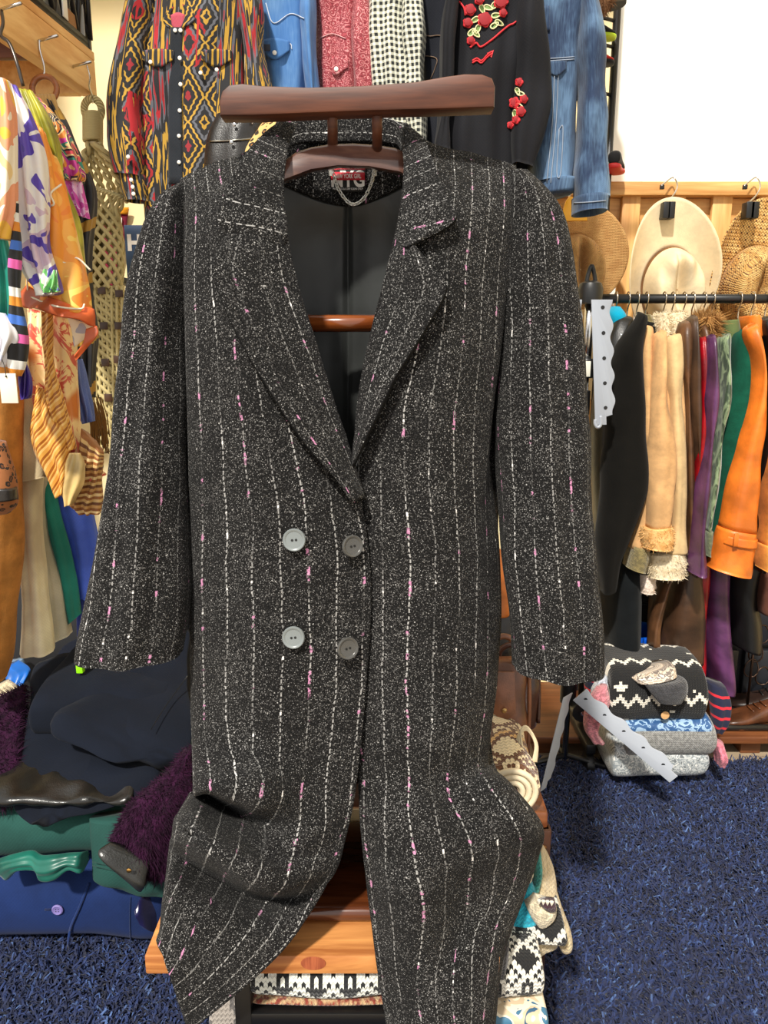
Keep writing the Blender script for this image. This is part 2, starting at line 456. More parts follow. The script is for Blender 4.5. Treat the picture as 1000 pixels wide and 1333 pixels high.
left = [
 [(352,181,1.03),(316,202,1.03),(278,216,1.03),(241,233,1.03),(241,232,1.07)],
 [(366,258,.96),(325,265,.945),(285,272,.955),(246,282,.99),(246,285,1.07)],
 [(378,340,.942),(335,345,.925),(290,350,.935),(246,360,.98),(250,365,1.08)],
 [(405,440,.925),(350,445,.905),(298,450,.92),(248,460,.97),(258,465,1.085)],
 [(437,540,.912),(372,545,.893),(305,545,.91),(248,550,.965),(262,555,1.09)],
 [(469,650,.903),(395,655,.887),(315,655,.905),(247,655,.965),(262,655,1.09)],
 [(482,760,.897),(400,760,.882),(320,760,.90),(248,760,.96),(262,760,1.09)],
 [(477,880,.888),(400,880,.872),(320,880,.89),(250,880,.95),(262,900,1.09)],
 [(468,975,.876),(394,985,.856),(320,982,.862),(252,970,.90),(266,980,1.09)],
 [(460,1035,.868),(388,1045,.838),(322,1034,.812),(253,1030,.835),(268,1035,1.06)],
 [(453,1070,.862),(384,1082,.832),(306,1052,.93),(252,1036,.955),(262,1050,1.04)],
 [(446,1100,.855),(376,1114,.822),(298,1082,.842),(236,1062,.865),(240,1072,1.02)],
 [(436,1130,.848),(362,1150,.790),(288,1116,.782),(230,1088,.835),(238,1092,1.02)],
 [(420,1162,.838),(350,1168,.885),(276,1136,.895),(227,1106,.90),(236,1113,1.0)],
 [(398,1198,.826),(328,1206,.828),(258,1176,.832),(221,1145,.858),(230,1146,.98)],
 [(366,1238,.815),(297,1242,.806),(240,1210,.812),(215,1178,.848),(224,1180,.96)],
 [(316,1284,.805),(264,1278,.798),(226,1243,.802),(211,1211,.835),(219,1213,.93)],
 [(246,1340,.80),(232,1302,.792),(217,1258,.795),(207,1225,.825),(214,1226,.91)]]
fp = patch('front_panel', left, TW, coat, 170, 90, 0.004, folds((.95,.14,.72,.42,.10,-.010),(.55,.2,.35,.5,.2,.006),(.80,.30,.86,.62,.07,-.008),(.5,.35,.6,.6,.1,.006),(.62,.45,.7,.75,.08,-.006),(.3,.5,.35,.8,.12,.005),(.45,.42,.42,.62,.09,.009),(.2,.40,.22,.60,.08,-.007)), uw=0.285, off=1)
right = [
 [(525,166,1.03),(566,190,1.03),(612,202,1.03),(664,216,1.03),(666,215,1.07)],
 [(524,258,.96),(565,262,.945),(612,267,.955),(662,280,.99),(662,285,1.07)],
 [(508,340,.942),(555,345,.925),(605,350,.935),(655,360,.98),(650,365,1.08)],
 [(482,440,.93),(542,445,.908),(597,450,.92),(646,460,.97),(636,465,1.085)],
 [(464,540,.922),(526,545,.897),(587,545,.91),(641,550,.965),(628,555,1.09)],
 [(463,650,.918),(526,655,.895),(587,655,.905),(644,655,.965),(630,655,1.09)],
 [(462,760,.912),(531,760,.89),(592,760,.90),(646,760,.96),(632,760,1.09)],
 [(463,880,.903),(526,880,.88),(590,880,.89),(644,880,.955),(632,890,1.09)],
 [(465,965,.893),(526,965,.87),(584,962,.878),(637,960,.945),(628,960,1.09)],
 [(468,1015,.887),(529,1020,.868),(583,1012,.882),(634,1000,.93),(640,1000,1.07)],
 [(471,1060,.88),(532,1068,.846),(596,1058,.852),(658,1026,.88),(662,1030,1.06)],
 [(475,1105,.87),(537,1118,.832),(612,1108,.838),(696,1078,.862),(700,1080,1.03)],
 [(479,1145,.862),(542,1160,.822),(606,1152,.872),(690,1112,.915),(696,1118,1.02)],
 [(484,1185,.855),(545,1205,.818),(598,1202,.866),(672,1165,.91),(680,1168,1.0)],
 [(493,1260,.84),(542,1270,.815),(588,1272,.818),(646,1240,.85),(652,1242,.97)],
 [(508,1350,.825),(549,1354,.80),(591,1354,.795),(633,1345,.82),(640,1345,.93)]]
fq = patch('front_panel', right, TW, coat, 170, 90, 0.004, folds((.97,.16,.62,.42,.10,-.010),(.45,.15,.5,.45,.15,.005),(.70,.32,.66,.62,.08,-.007),(.4,.45,.38,.75,.1,.005),(.8,.45,.85,.62,.06,-.006),(.30,.56,.75,.78,.10,-.014),(.62,.80,.5,.98,.12,.010),(.15,.68,.2,.95,.1,.008)), uw=0.27, uoff=0.9, off=-1)
back = [[(375,158,1.085),(453,150,1.09),(530,160,1.085)],[(330,215,1.10),(453,215,1.115),(580,215,1.10)],[(250,290,1.09),(453,300,1.12),(660,290,1.09)],[(256,470,1.095),(453,480,1.125),(640,470,1.095)],
 [(262,700,1.10),(453,700,1.13),(632,700,1.10)],[(262,900,1.10),(453,900,1.135),(632,900,1.10)],[(262,1040,1.10),(453,1040,1.135),(650,1040,1.10)]]
patch('back_panel', back, TW, coat, 60, 40, 0.004, uoff=2.0)
lining = [[(366,236,1.075),(410,258,1.085),(453,267,1.09),(490,258,1.085),(526,240,1.075)],[(330,330,1.075),(400,330,1.098),(453,330,1.106),(500,330,1.098),(560,330,1.075)],
 [(320,480,1.08),(400,480,1.105),(453,480,1.113),(500,480,1.105),(570,480,1.08)],[(320,700,1.085),(400,700,1.11),(453,700,1.118),(500,700,1.11),(570,700,1.085)],[(320,1000,1.085),(400,1000,1.112),(453,1000,1.12),(500,1000,1.112),(570,1000,1.085)]]
lin_ = patch('lining', lining, LIN, coat, 70, 60, 0.002, lambda s, t, u, v: -0.006*math.exp(-((s-0.5)/0.012)**2)+0.004*noise.noise(V((u*12, v*5, 1)))+0.003*math.sin(s*22)*t)
lin_['label'] = 'black satin lining with a centre back seam'
# neck facing, label and hanging chain
patch('neck_facing', [[(372,200,1.075),(453,195,1.085),(520,200,1.075)],[(366,222,1.073),(453,222,1.083),(524,222,1.073)],[(364,240,1.071),(453,269,1.083),(526,243,1.071)]], TW, coat, 20, 30, 0.003, uoff=3.0)
BLK = plastic((14, 14, 14), 0.6); RED = plastic((190, 24, 44), 0.6); WHT = plastic((240, 238, 234), 0.6)
lb = patch('woven_label', [[(430,212,1.074),(453,212,1.075),(476,212,1.074)],[(430,250,1.072),(453,250,1.073),(476,250,1.072)]], BLK, coat, 8, 8, 0.0012)
Lc = lambda x, y, dy=0.0: at(x, y, 1.069+dy)
patch('red_band', [[(432,224,1.0715),(474,224,1.0715)],[(432,234,1.0705),(474,234,1.0705)]], RED, lb, 3, 6, 0.0006)
text('lettering', 'NYG', Lc(453, 234, .0006), 0.027, WHT, lb, sx=.78, bold=.0008)
patch('red_strip', [[(431,224.5,1.0675),(475,224.5,1.0675)],[(431,234.5,1.0668),(475,234.5,1.0668)]], RED, lb, 3, 6, 0.0004)
text('lettering', 'NEW YORK GIRL', Lc(453, 229.5, -.0034), 0.0075, WHT, lb, sx=0.60, bold=.0001)
text('lettering', 'MADE IN U.S.A. DRY CLEAN ONLY', Lc(453, 246, 0), 0.0034, WHT, lb, sx=0.75)
CH = metal((240, 238, 230), 0.4)
ch = None; links = ([], [], [])
pts = spl([P(434,226,1.062), P(440,245,1.06), P(452,262,1.06), P(462,266,1.06), P(474,258,1.06), P(483,240,1.06), P(487,224,1.062)], 26)
for i in range(0, 25):
    a, b = pts[i], pts[i+1]; t = V(b-a).normalized(); q = t.orthogonal().normalized() if i % 2 == 0 else t.cross(t.orthogonal()).normalized()
    c = V((a+b)/2); ring = [c+t*(0.0036*math.cos(k*PI/5))+q*(0.0022*math.sin(k*PI/5)) for k in range(10)]
    sweep('l', ring, 0.0008, None, n=5, closed=True, merge=links)
mk('hanging_chain', links[0], links[1 + 0] if False else links[2], CH, coat)
for x in (431, 488): box('chain_tab', at(x-3, 229, 1.066), at(x+3, 215, 1.07), CH, coat, 0.001)
# collar stand at the back
patch('collar', [[(350,182,1.03),(385,158,1.075),(453,151,1.085),(515,158,1.075),(540,176,1.03)],[(362,215,1.02),(380,190,1.068),(453,186,1.078),(520,190,1.068),(528,212,1.02)]], TW, coat, 16, 50, 0.006, uoff=4.1, swap=True)
# collar leaves + lapels
RIM = cloth((20, 20, 20), .95, 0)
def flap(name, inner, outer, uo, nr=60, bulge=0.006):
    net = []
    for (a, b) in zip(inner, outer):
        m = tuple((a[i]+b[i])/2 for i in range(2))+((a[2]+b[2])/2-bulge-.010,); b = (b[0], b[1], b[2]-(.015 if name == 'collar' else .014)); a = (a[0], a[1], a[2]-.002); net.append([a, m, b])
    o = patch(name, net, TW, coat, nr, 26, 0.007, lambda s, t, u, v: 0.0008*noise.noise(V((u*40, v*30, 5))), uoff=uo, off=1, swap=name == 'collar')
    o.data.materials.append(RIM); o.modifiers[0].material_offset_rim = 1
    return o
flap('collar', [(520,165,1.045),(524,195,1.0),(526,230,.965),(523,270,.945),(520,303,.932),(521,322,.928)], [(536,166,1.045),(553,182,1.01),(565,212,.965),(578,248,.942),(593,285,.926),(541,318,.926)], 5.0)
flap('lapel', [(521,285,.945),(512,330,.932),(497,390,.922),(479,450,.915),(467,520,.91),(461,570,.908),(456,603,.908)], [(540,318,.928),(562,346,.912),(581,374,.902),(556,424,.897),(516,488,.893),(485,552,.895),(459,607,.902)], 5.612)
flap('collar', [(384,162,1.045),(374,190,1.0),(367,228,.965),(367,268,.947),(372,300,.935),(366,330,.93)], [(368,164,1.045),(345,180,1.01),(318,208,.968),(298,245,.945),(284,282,.932),(298,314,.930)], 6.3)
flap('lapel', [(368,285,.945),(376,335,.932),(390,390,.924),(409,450,.916),(430,520,.91),(449,580,.905),(470,652,.896)], [(300,306,.930),(286,330,.915),(276,354,.905),(300,420,.893),(344,500,.886),(396,578,.884),(462,650,.893)], 7.01)
# sleeves
lsl = [(228,240,250,238,1.03,.012),(210,258,253,254,1.03,.04),(196,285,254,285,1.03,.052),(184,325,253,330,1.025,.058),(170,390,250,400,1.015,.06),(158,470,248,475,1.0,.06),(148,550,247,555,.985,.06),(138,630,247,635,.965,.06),(129,700,246,705,.945,.058),(118,775,242,778,.93,.056),(106,852,233,850,.915,.052)]
rsl = [(664,222,688,222,1.03,.012),(660,240,712,252,1.03,.04),(656,272,727,280,1.03,.052),(652,320,738,325,1.025,.058),(649,390,749,395,1.015,.06),(648,470,757,475,1.0,.06),(648,550,763,555,.985,.06),(649,640,769,645,.965,.06),(653,720,775,725,.945,.058),(660,795,780,798,.93,.056),(671,868,784,870,.915,.052)]
loft('sleeve', lsl, TW, coat, 72, 110, (0.004, 2.2, 0.6), 0.004, 9, 2.1, mouth=0.05, seed=3)
loft('sleeve', rsl, TW, coat, 72, 110, (0.004, 2.2, -0.5), 0.004, 9, 2.1, mouth=0.05, seed=5)
# buttons
BTN = (satin((118, 124, 124), 0.3, 0.03), satin((74, 73, 70), 0.26, 0.05))  # first grey is paler: sky reflection on the left pair painted in
def button(px, py, Y, r, m, rot, par, nm='button', holes=2, hm=None):
    c = at(px, py, Y)
    M = Matrix.Rotation(math.radians(90), 4, 'X')
    M = Matrix.Rotation(rot, 4, 'Z') @ Matrix.Rotation(math.radians(-8), 4, 'X') @ M
    b = lathe(nm, [(r*0.8, -0.002), (r, -0.001), (r, 0.0012), (r*0.93, 0.0024), (r*0.78, 0.0020), (r*0.72, 0.0012), (r*0.3, 0.0009), (0.0003, 0.0008)], m, par, c, rot=M)
    for k in range(holes):
        a = (k-0.5)*r*0.34
        p = c+(M.to_3x3() @ V((a, 0.1*a, 0.0006)))
        lathe('thread_hole', [(r*0.11, 0), (r*0.11, 0.0008), (0.0003, 0.0009)], hm or BLK, b, p, n=10, rot=M)
    return b
button(383, 703, .871, .0136, BTN[0], 0, coat); button(382, 830, .863, .0136, BTN[0], 0, coat)
button(459, 711, .876, .0132, BTN[1], .5, coat); button(453, 844, .866, .0136, BTN[1], .45, coat)
# ------------------------------------------------------------------ valet stand
DW = wood((54, 24, 12), (100, 54, 32), 0.5, 0, 1.2)
valet = thing('valet_stand', 'dark red-brown wooden valet stand carrying the tweed coat', 'valet stand')
top = [(286,150),(285,132),(289,118),(298,110),(315,108),(340,111),(400,113),(470,111),(540,106),(580,99),(605,95.5),(628,96),(641,101),(645,112),(644,139),(560,142),(480,144),(400,147),(330,150)]
prism('top_bar', [at(x, y, .965) for x, y in top], (0, .034, 0), DW, valet, 0.003)
for x in (433, 491): sweep('peg', [at(x, 136, .985), at(x, 200, 1.02)], .0062, DW, valet, 16)
hb = [(352,240),(366,212),(384,198),(405,191),(430,187),(460,186),(490,188),(515,192),(540,204),(552,240),(520,224),(480,217),(440,216),(405,221),(376,232)]
prism('hanger_bar', [at(x, y, .995+(240-y)*.00028+(x-452)*.00015) for x, y in hb], (0, .04, 0.004), wood((70, 36, 26), (120, 82, 64), 0.42, 0, 1.2, coat=0.9), valet, 0.004)
sweep('trouser_bar', [at(322, 421, 1.04), at(578, 421, 1.04)], .0112, wood((84, 36, 14), (150, 80, 36), 0.2, 0, 1.2, coat=0.6), valet, 20)
for x in (335, 575):
    a = at(x, 250, 1.04); sweep('post', [a, (a.x, a.y, .46)], .013, DW, valet, 14)
zb = at(450, 1185, .90).z
box('base_board', (-.22, .90, zb-.022), (.15, 1.14, zb), wood((52, 22, 10), (104, 54, 26), 0.22, 0, 1.0, coat=0.5), valet, 0.01, seg=4)
box('tray', at(360, 1052, 1.0), at(600, 1020, 1.0)+V((0, .12, 0)), DW, valet, 0.004)
# ------------------------------------------------------------------ bench under the valet
zt = zb-.0225
BW = wood((176, 104, 52), (228, 160, 92), 0.45, 0, 0.7)
bench = thing('bench', 'low orange-brown wooden bench top on a black metal frame under the coat', 'bench')
p1, p2 = at(193, 1246, .86), at(640, 1246, .86)
x0 = p1.x
def benchwood():
    g = G('bench_wood'); sep = g.n('ShaderNodeSeparateXYZ'); g.put(sep.inputs[0], g.ob); X = [S(g, sep.outputs[i]) for i in range(3)]
    n = g.noise(g.vec(X[0]*2.6, X[1]*24, X[2]*24), scale=1, detail=5, rough=0.6, dist=0.8)
    r = g.math('SQRT', (X[0]-0.0)*(X[0]-0.0)+(X[2])*(X[2])*1.6)
    col = g.mix(n.sm(0.32, 0.68), (150, 84, 38), (222, 154, 88))
    return g.done(col, 0.45, n, 0.1, 0.001, coat=0.2)
box('bench_top', (x0, .845, zt-.028), (.15, 1.14, zt), benchwood(), bench, 0.003)
kn = at(408, 1254, .8445)
lathe('wood_knot', [(.0125, 0), (.0122, .0006), (.0003, .0007)], wood((120, 52, 30), (176, 96, 60), 0.5, 2, 3), bench, kn, rot=Matrix.Rotation(PI/2, 4, 'X') @ Matrix.Diagonal((1.3, 0.8, 1, 1)))
FR = plastic((16, 16, 17), 0.35)
for X in (at(318, 1300, .87).x, .13):
    for Y in (.87, 1.12): box('frame_leg', (X-.011, Y-.011, 0), (X+.011, Y+.011, zt-.029), FR, bench, 0.002)
zs = at(420, 1312, .87).z
for Y in (.87, 1.12): box('frame_rail', (at(318, 1300, .87).x, Y-.01, zs-.018), (.13, Y+.01, zs), FR, bench, 0.002)
sh = box('frame_shelf', (at(318, 1300, .87).x, .87, zs-.006), (.13, 1.12, zs-.001), FR, bench, 0.001)
settle()
# ------------------------------------------------------------------ wooden pallet with hats
PINE = wood((196, 138, 74), (236, 190, 122), 0.55, 0, 0.6); PINEV = wood((196, 138, 74), (236, 190, 122), 0.55, 2, 0.6)
pal = thing('pallet', 'pine wood pallet standing upright against the white door', 'pallet')
def plank(nm, xa, ya, xb, yb, Y, m, t=.02): 
    a, b = at(xa, ya, Y), at(xb, yb, Y)
    return box(nm, (min(a.x, b.x), Y, min(a.z, b.z)), (max(a.x, b.x), Y+t, max(a.z, b.z)), m, pal, .003)
plank('top_rail', 690, 254, 1120, 236, 2.44, PINE, .07)
plank('rail', 690, 292, 1120, 258, 2.485, PINE); plank('rail', 690, 560, 1120, 520, 2.485, PINE); plank('rail', 690, 820, 1120, 780, 2.485, PINE)
for xa, xb in ((700, 722), (811, 835), (873, 894), (929, 955), (989, 1012), (1050, 1074)):
    a, b = at(xa, 254, 2.46), at(xb, 254, 2.46); box('slat', (a.x, 2.46, 0.0), (b.x, 2.48, a.z), PINEV, pal, .003)
def strawmat(c1, c2, sz, holes):
    g = G('straw'); a = g.u/sz; b = g.v/sz
    w1 = ((a+b)*PI).sin(); w2 = ((a-b)*PI).sin(); h = w1.mx(w2)
    n = g.noise(scale=30, detail=3)
    col = g.mix(n.sm(0.35, 0.65), c1, c2)
    col = g.mix((w1*w2).ab().sm(0.0, 0.5), tuple(x*0.62 for x in c1), col)
    if holes: col = g.mix(((a*0.5).fr()-0.5).ab().lt(0.16)*((b*0.5).fr()-0.5).ab().lt(0.16), col, (96, 60, 24))
    return g.done(col, 0.7, w1*w2, 0.5, 0.002, 0.1)
def hat(label, mat, c, w_, h_, cw, chh, cz, band=None, tilt=0.0, roll=0.0, curl=.05):
    """hat hung by its brim: brim facing the room, crown towards it"""
    t = thing('hat', label, 'hat', None)
    M = Matrix.Translation(c) @ Matrix.Rotation(roll, 4, 'Y') @ Matrix.Rotation(tilt, 4, 'X')
    def tr(x, z, y): return M @ V((x, -y, z))
    nr, nc = 14, 72; vs, uv = [], []
    for i in range(nr):
        f = i/(nr-1)
        for j in range(nc):
            a = 2*PI*j/nc; ca, sa = math.cos(a), math.sin(a)
            rx = cw*(1-f)+w_*f; rz = chh*(1-f)+h_*f; oz = cz*(1-f)
            x, z = rx*ca, rz*sa+oz
            y = curl*(abs(ca)**2.2)*f**1.8-0.012*f*abs(sa)**2
            vs.append(tr(x, z, y)); uv.append((x, z))
    b = mk('brim', vs, [(r*nc+c, r*nc+(c+1) % nc, (r+1)*nc+(c+1) % nc, (r+1)*nc+c) for r in range(nr-1) for c in range(nc)], mat, t, uv); mod_solid(b, .003, 0)
    prof = [(1.0, 0), (1.0, .02), (.97, .05), (.93, .085), (.86, .108), (.74, .118), (.5, .114), (.25, .108), (0.02, .106)]
    vs, uv = [], []; P_ = spl([arr(p) for p in prof], 26)
    for i, (r, y) in enumerate(P_):
        for j in range(nc+1):
            a = 2*PI*j/nc; ca, sa = math.cos(a), math.sin(a); x, z = cw*r*ca, chh*r*sa+cz
            dent = 0.0
            if y > .06:
                k = min(1, (y-.06)/.05); dent = .04*k*math.exp(-((x/cw)/.16)**2)*(1 if sa > -.2 or r < .4 else .5)
                for s in (-1, 1): dent += .022*k*math.exp(-(((x/cw)-.62*s)/.2)**2-((sa*r-.6)/.35)**2)
            vs.append(tr(x*(1-.05*(y/.11)), z, y-dent)); uv.append((x+y*.7*ca, z+y*.7*sa))
    mk('crown', vs, gridfaces(26, nc+1), mat, t, uv)
    if band:
        vs, uv = [], []
        for y in (.001, .006, .014, .018):
            k = 1.012 if y in (.006, .014) else 1.002
            for j in range(nc+1):
                a = 2*PI*j/nc; vs.append(tr(cw*k*math.cos(a), chh*k*math.sin(a)+cz, y)); uv.append((a*cw, y))
        mk('hat_band', vs, gridfaces(4, nc+1), band, t, uv)
    return t
FELT = suede((228, 208, 170), 0.05)
hat('smooth tan straw hat hung behind the yellow hanger, next to the coat sleeve', strawmat((206, 152, 84), (226, 176, 106), .004, False), at(748, 335, 2.36), .15, .155, .075, .095, -.03, leather((150, 100, 50)), 0.15, -.1, .03)
hat('cream felt cowboy hat clipped to the pallet in the middle of three hats', FELT, at(871, 352, 2.35), .132, .20, .082, .11, -.045, leather((120, 78, 40)), 0.22, -.12, .055)
hat('open-weave golden straw cowboy hat at the right edge of the picture', strawmat((204, 150, 76), (236, 196, 124), .009, True), at(980, 352, 2.37), .136, .20, .085, .11, -.04, strawmat((196, 146, 84), (220, 176, 110), .006, False), 0.2, .1, .05)
YEL = plastic((246, 178, 20), 0.35); BKP = plastic((22, 22, 23), 0.4); CHR = metal((205, 205, 205), 0.18)
yh = thing('clip_hanger', 'yellow plastic clip hanger above the smooth tan straw hat', 'hanger')
prism('bar', [at(x, y, 2.29) for x, y in ((722,288),(722,276),(733,276),(737,262),(742,255),(747,257),(745,270),(748,277),(764,280),(765,287))], (0, .012, 0), YEL, yh, .002)
sweep('hook', [at(742, 258, 2.30), at(741, 248, 2.33), at(744, 240, 2.40), at(748, 236, 2.46)], .003, CHR, yh, 8, 12)
def clip(label, x, y, grp=None):
    t = thing('clip_hanger', label, 'hanger', grp)
    sweep('hook', [P(x-8, y-22, 2.40), P(x-2, y-27, 2.41), P(x+8, y-33, 2.42), P(x+13, y-22, 2.40), P(x+8, y-10, 2.37), P(x-2, y, 2.35), P(x-3, y+6, 2.34)], .0022, CHR, t, 7, 30)
    box('wire_tip', at(x-9, y-18, 2.40), at(x-5, y-23, 2.41), BKP, t, .001)
    for dx in (-3.2, 2.8): box('clip_jaw', at(x+dx-2.6, y+20, 2.29), at(x+dx+2.6, y+1, 2.325), BKP, t, .002)
    sweep('spring', [at(x-7, y+6, 2.315), at(x+8, y+6, 2.315)], .004, CHR, t, 8)
clip('wire clip hanger holding the cream felt hat', 869, 264); clip('wire clip hanger holding the golden open-weave straw hat', 977, 264)
# ------------------------------------------------------------------ garment rack
RY = 2.1
rack = thing('garment_rack', 'black rolling garment rack carrying the leather and shearling jackets', 'clothes rack')
ra, rb = at(782, 389, RY), at(1180, 389, RY)
sweep('rail', [ra, rb], .012, BKP, rack, 16)
for X in (ra.x+.012, rb.x-.01):
    sweep('upright', [(X, RY, .11), (X, RY, ra.z)], .011, BKP, rack, 12); box('foot_bar', (X-.014, RY-.13, .07), (X+.014, RY+.13, .10), BKP, rack, .004)
    for s in (-.11, .11): lathe('caster', [(.012, -.012), (.032, -.010), (.034, 0), (.032, .010), (.012, .012)], BKP, rack, (X, RY+s, .034), rot=Matrix.Rotation(PI/2, 4, 'Y'), n=20)
sweep('lower_rail', [(ra.x, RY, .085), (rb.x, RY, .085)], .010, BKP, rack, 12)
# hangers on the rail
HW = metal((200, 190, 176), 0.25)
def rack_hanger():
    t = thing('coat_hanger', 'x', 'hanger', 'wire hanger hooks on the black rail')
    h = []
    for k in range(11): a = math.radians(-20+k*20); h.append((0, math.cos(a)*.0155, math.sin(a)*.0155))
    h = [(0, .0145, -.006)][:0]+h+[(0, -.014, -.01), (0, -.004, -.024), (0, 0, -.034), (0, 0, -.06)]
    sweep('hook', h, .0019, HW, t, 7, 40); sweep('shoulder_bar', [(0, -.07, -.14), (0, -.03, -.085), (0, 0, -.06), (0, .03, -.085), (0, .07, -.14)], .003, HW, t, 7, 24)
    ROOTS.remove(t); return t
hk = rack_hanger(); first = True
hlab = {802:'black leather coat',818:'black suede coat', 830:'shearling with ribbed collar', 842:'tan suede shearling', 865:'cream shearling', 876:'short brown leather coat', 891:'long dark brown leather coat', 902:'red leather coat with fox collar', 917:'purple leather coat', 928:'green velvet jacket', 963:'dark green suede jacket', 980:'orange leather jacket', 998:'black leather jacket at the frame edge'}
for x, what in hlab.items():
    if first: h = hk; first = False
    else:
        h = hk.copy(); COL.objects.link(h)
        for ch in hk.children: c = ch.copy(); c.parent = h; COL.objects.link(c)
    h.location = at(x, 388, RY); h['label'] = 'wire hanger hooked on the black rail above the '+what; h['_p'] = 1
# ------------------------------------------------------------------ jackets seen edge-on
def jacket(name, label, mat, sleeve, Y=1.95, body=None, collar=None, cmat=None, cuff=None, cfuzz=None, colfuzz=None, d=.05, cat='jacket', wr=.004, fold=(.003, 1.5, 1), bodyd=.17):
    t = thing(name, label, cat, 'jackets on the black rolling rack')
    sx = [(r+(Y, d)) for r in sleeve]
    q = sx[0]; mx = (q[0]+q[2])/2; sx[0] = q[:5]+(d*.6,); sx = [(mx-(mx-q[0])*.35, q[1]-7, mx+(q[2]-mx)*.35, q[3]-7, q[4]+.03, d*.25), ]+sx
    loft('sleeve', sx, mat, t, 36, 50, fold, wr, 9, 2.2, mouth=.04 if not cuff else False, seed=len(label))
    b = body or [(sleeve[0][0], sleeve[0][1]+4, sleeve[0][2]+2, sleeve[0][3]+4), (sleeve[1][0]+4, sleeve[1][1], sleeve[1][2]+2, sleeve[1][3]), (sleeve[1][0]+4, sleeve[-1][1]-40, sleeve[1][2]+4, sleeve[-1][3]-40)]
    bx = [r+(RY+.02, .06 if i == 0 else bodyd) for i, r in enumerate(b)]
    loft('body', bx, mat, t, 40, 40, (.004, 1.5, 1), wr, 7, 2.4, seed=len(label)+1)
    if collar: loft('collar', [r+(Y+.07, .045) for r in collar], cmat or mat, t, 28, 16, (0, 1, 0), .003, 20, 2.2, fuzz=colfuzz)
    if cuff: loft('cuff', [r+(Y, d*1.08) for r in cuff[0]], cuff[1], t, 32, 14, (0, 1, 0), .002, 20, 2.4, mouth=.03, fuzz=cfuzz)
    return t
SHE = suede((206, 162, 112), .10); CREAMF = fur((206, 186, 150), (240, 226, 196)); RIB = knit((150, 134, 84), None, .004)
jacket('leather_coat', 'black leather coat nearest the silver display stand on the rack', leather((15, 14, 13)), [(800,416,826,418),(785,452,808,455),(775,505,802,505),(769,565,792,565),(770,640,788,640),(772,700,786,700)], 2.02)
tq = loft('turquoise_garment', [(796,399,806,400,2.06,.03),(786,410,812,412,2.06,.06),(786,432,810,430,2.06,.06),(787,470,802,468,2.06,.06)], cloth((0, 150, 184)), None, 30, 20, wr=.003); tag(tq, 'bright turquoise shoulder of a garment peeking out beside the silver stand', 'garment')
jacket('suede_coat', 'black suede coat with a wide sleeve, left end of the rack', suede((15, 14, 12)), [(826,413,843,416),(800,452,834,455),(790,500,834,505),(786,560,838,565),(780,630,840,632),(778,690,824,688),(779,738,806,730),(780,768,798,764)], 1.93, wr=.006)
jacket('shearling_jacket', 'tan shearling jacket with ribbed khaki collar and cuff', SHE, [(832,430,850,430),(826,462,848,464),(829,540,850,540),(830,620,850,620),(826,670,846,675),(818,710,843,712)], 1.965, None, [(832,409,846,411),(830,420,851,422),(832,436,848,436)], RIB, ([(818,706,843,711),(814,724,841,730),(812,735,838,742)], RIB))
j = jacket('shearling_coat', 'tan suede shearling coat with orange-tan fur cuff', SHE, [(851,440,866,436),(846,480,866,480),(841,530,868,525),(838,600,881,602),(837,640,875,640),(836,684,869,684)], 1.93, None, [(853,410,868,406),(850,424,872,422),(851,442,868,438)], CREAMF, ([(833,684,873,682),(831,697,875,695),(833,710,873,712)], fur((206, 150, 84), (236, 192, 130))), (900, .006), (900, .008))
jacket('shearling_coat', 'cream shearling coat with a fluffy fur collar and thick pale cuff', suede((208, 178, 130), .08), [(864,444,886,440),(862,500,885,500),(866,560,887,560),(868,640,889,640),(866,690,888,695),(860,716,889,716)], 1.97, None, [(866,409,888,406),(862,424,892,420),(864,444,890,440)], CREAMF, ([(840,718,889,715),(837,732,892,731),(841,748,889,748)], CREAMF), (1400, .008), (1200, .010))
wc = loft('shearling_cuff', [(829,738,849,738,2.0,.04),(828,756,851,756,2.0,.045),(830,768,849,769,2.0,.04)], fur((226, 204, 184), (246, 232, 220)), None, 28, 12, mouth=.02, fuzz=(500, .006)); tag(wc, 'small pinkish-white fur cuff below the ribbed khaki cuff', 'cuff')
BRL = leather((66, 46, 32)); BRL2 = leather((92, 62, 40))
jacket('leather_coat', 'brown leather coat right of the cream shearling, short of the two', BRL2, [(884,424,897,422),(880,452,895,450),(884,520,894,520),(888,600,897,600),(890,700,898,700),(890,742,897,744)], 1.98)
jacket('leather_coat', 'dark brown leather long coat with stitched panels at its hem', BRL, [(894,419,909,416),(892,452,906,450),(893,520,906,520),(897,600,906,600),(896,700,905,700),(894,744,902,746)], 1.97, [(895,425,910,425),(894,520,908,520),(875,680,905,680),(862,745,905,745),(850,820,907,822),(856,842,906,848)], bodyd=.12)
sp = loft('leather_skirt', [(868,744,876,744,2.02,.03),(858,770,868,770,2.02,.03),(846,810,858,812,2.02,.03),(843,838,857,842,2.02,.03)], BRL2, None, 20, 20, fold=(.003, 2, 1)); tag(sp, 'narrow strip of brown leather hem left of the stitched brown hem', 'skirt')
FOX = fur((120, 76, 36), (206, 158, 96))
jacket('leather_coat', 'bright red leather coat with a bushy fox fur collar', leather((140, 10, 22), 0.3), [(906,446,918,444),(905,500,917,500),(904,560,914,560),(903,605,910,606),(903,640,908,640)], 1.96, [(904,440,920,440),(903,600,916,600),(880,750,912,750),(868,850,912,852),(872,880,908,888)], [(906,414,926,412),(901,428,932,428),(908,446,924,444)], FOX, None, None, (2600, .028), bodyd=.10)
PUR = leather((84, 48, 84), 0.35)
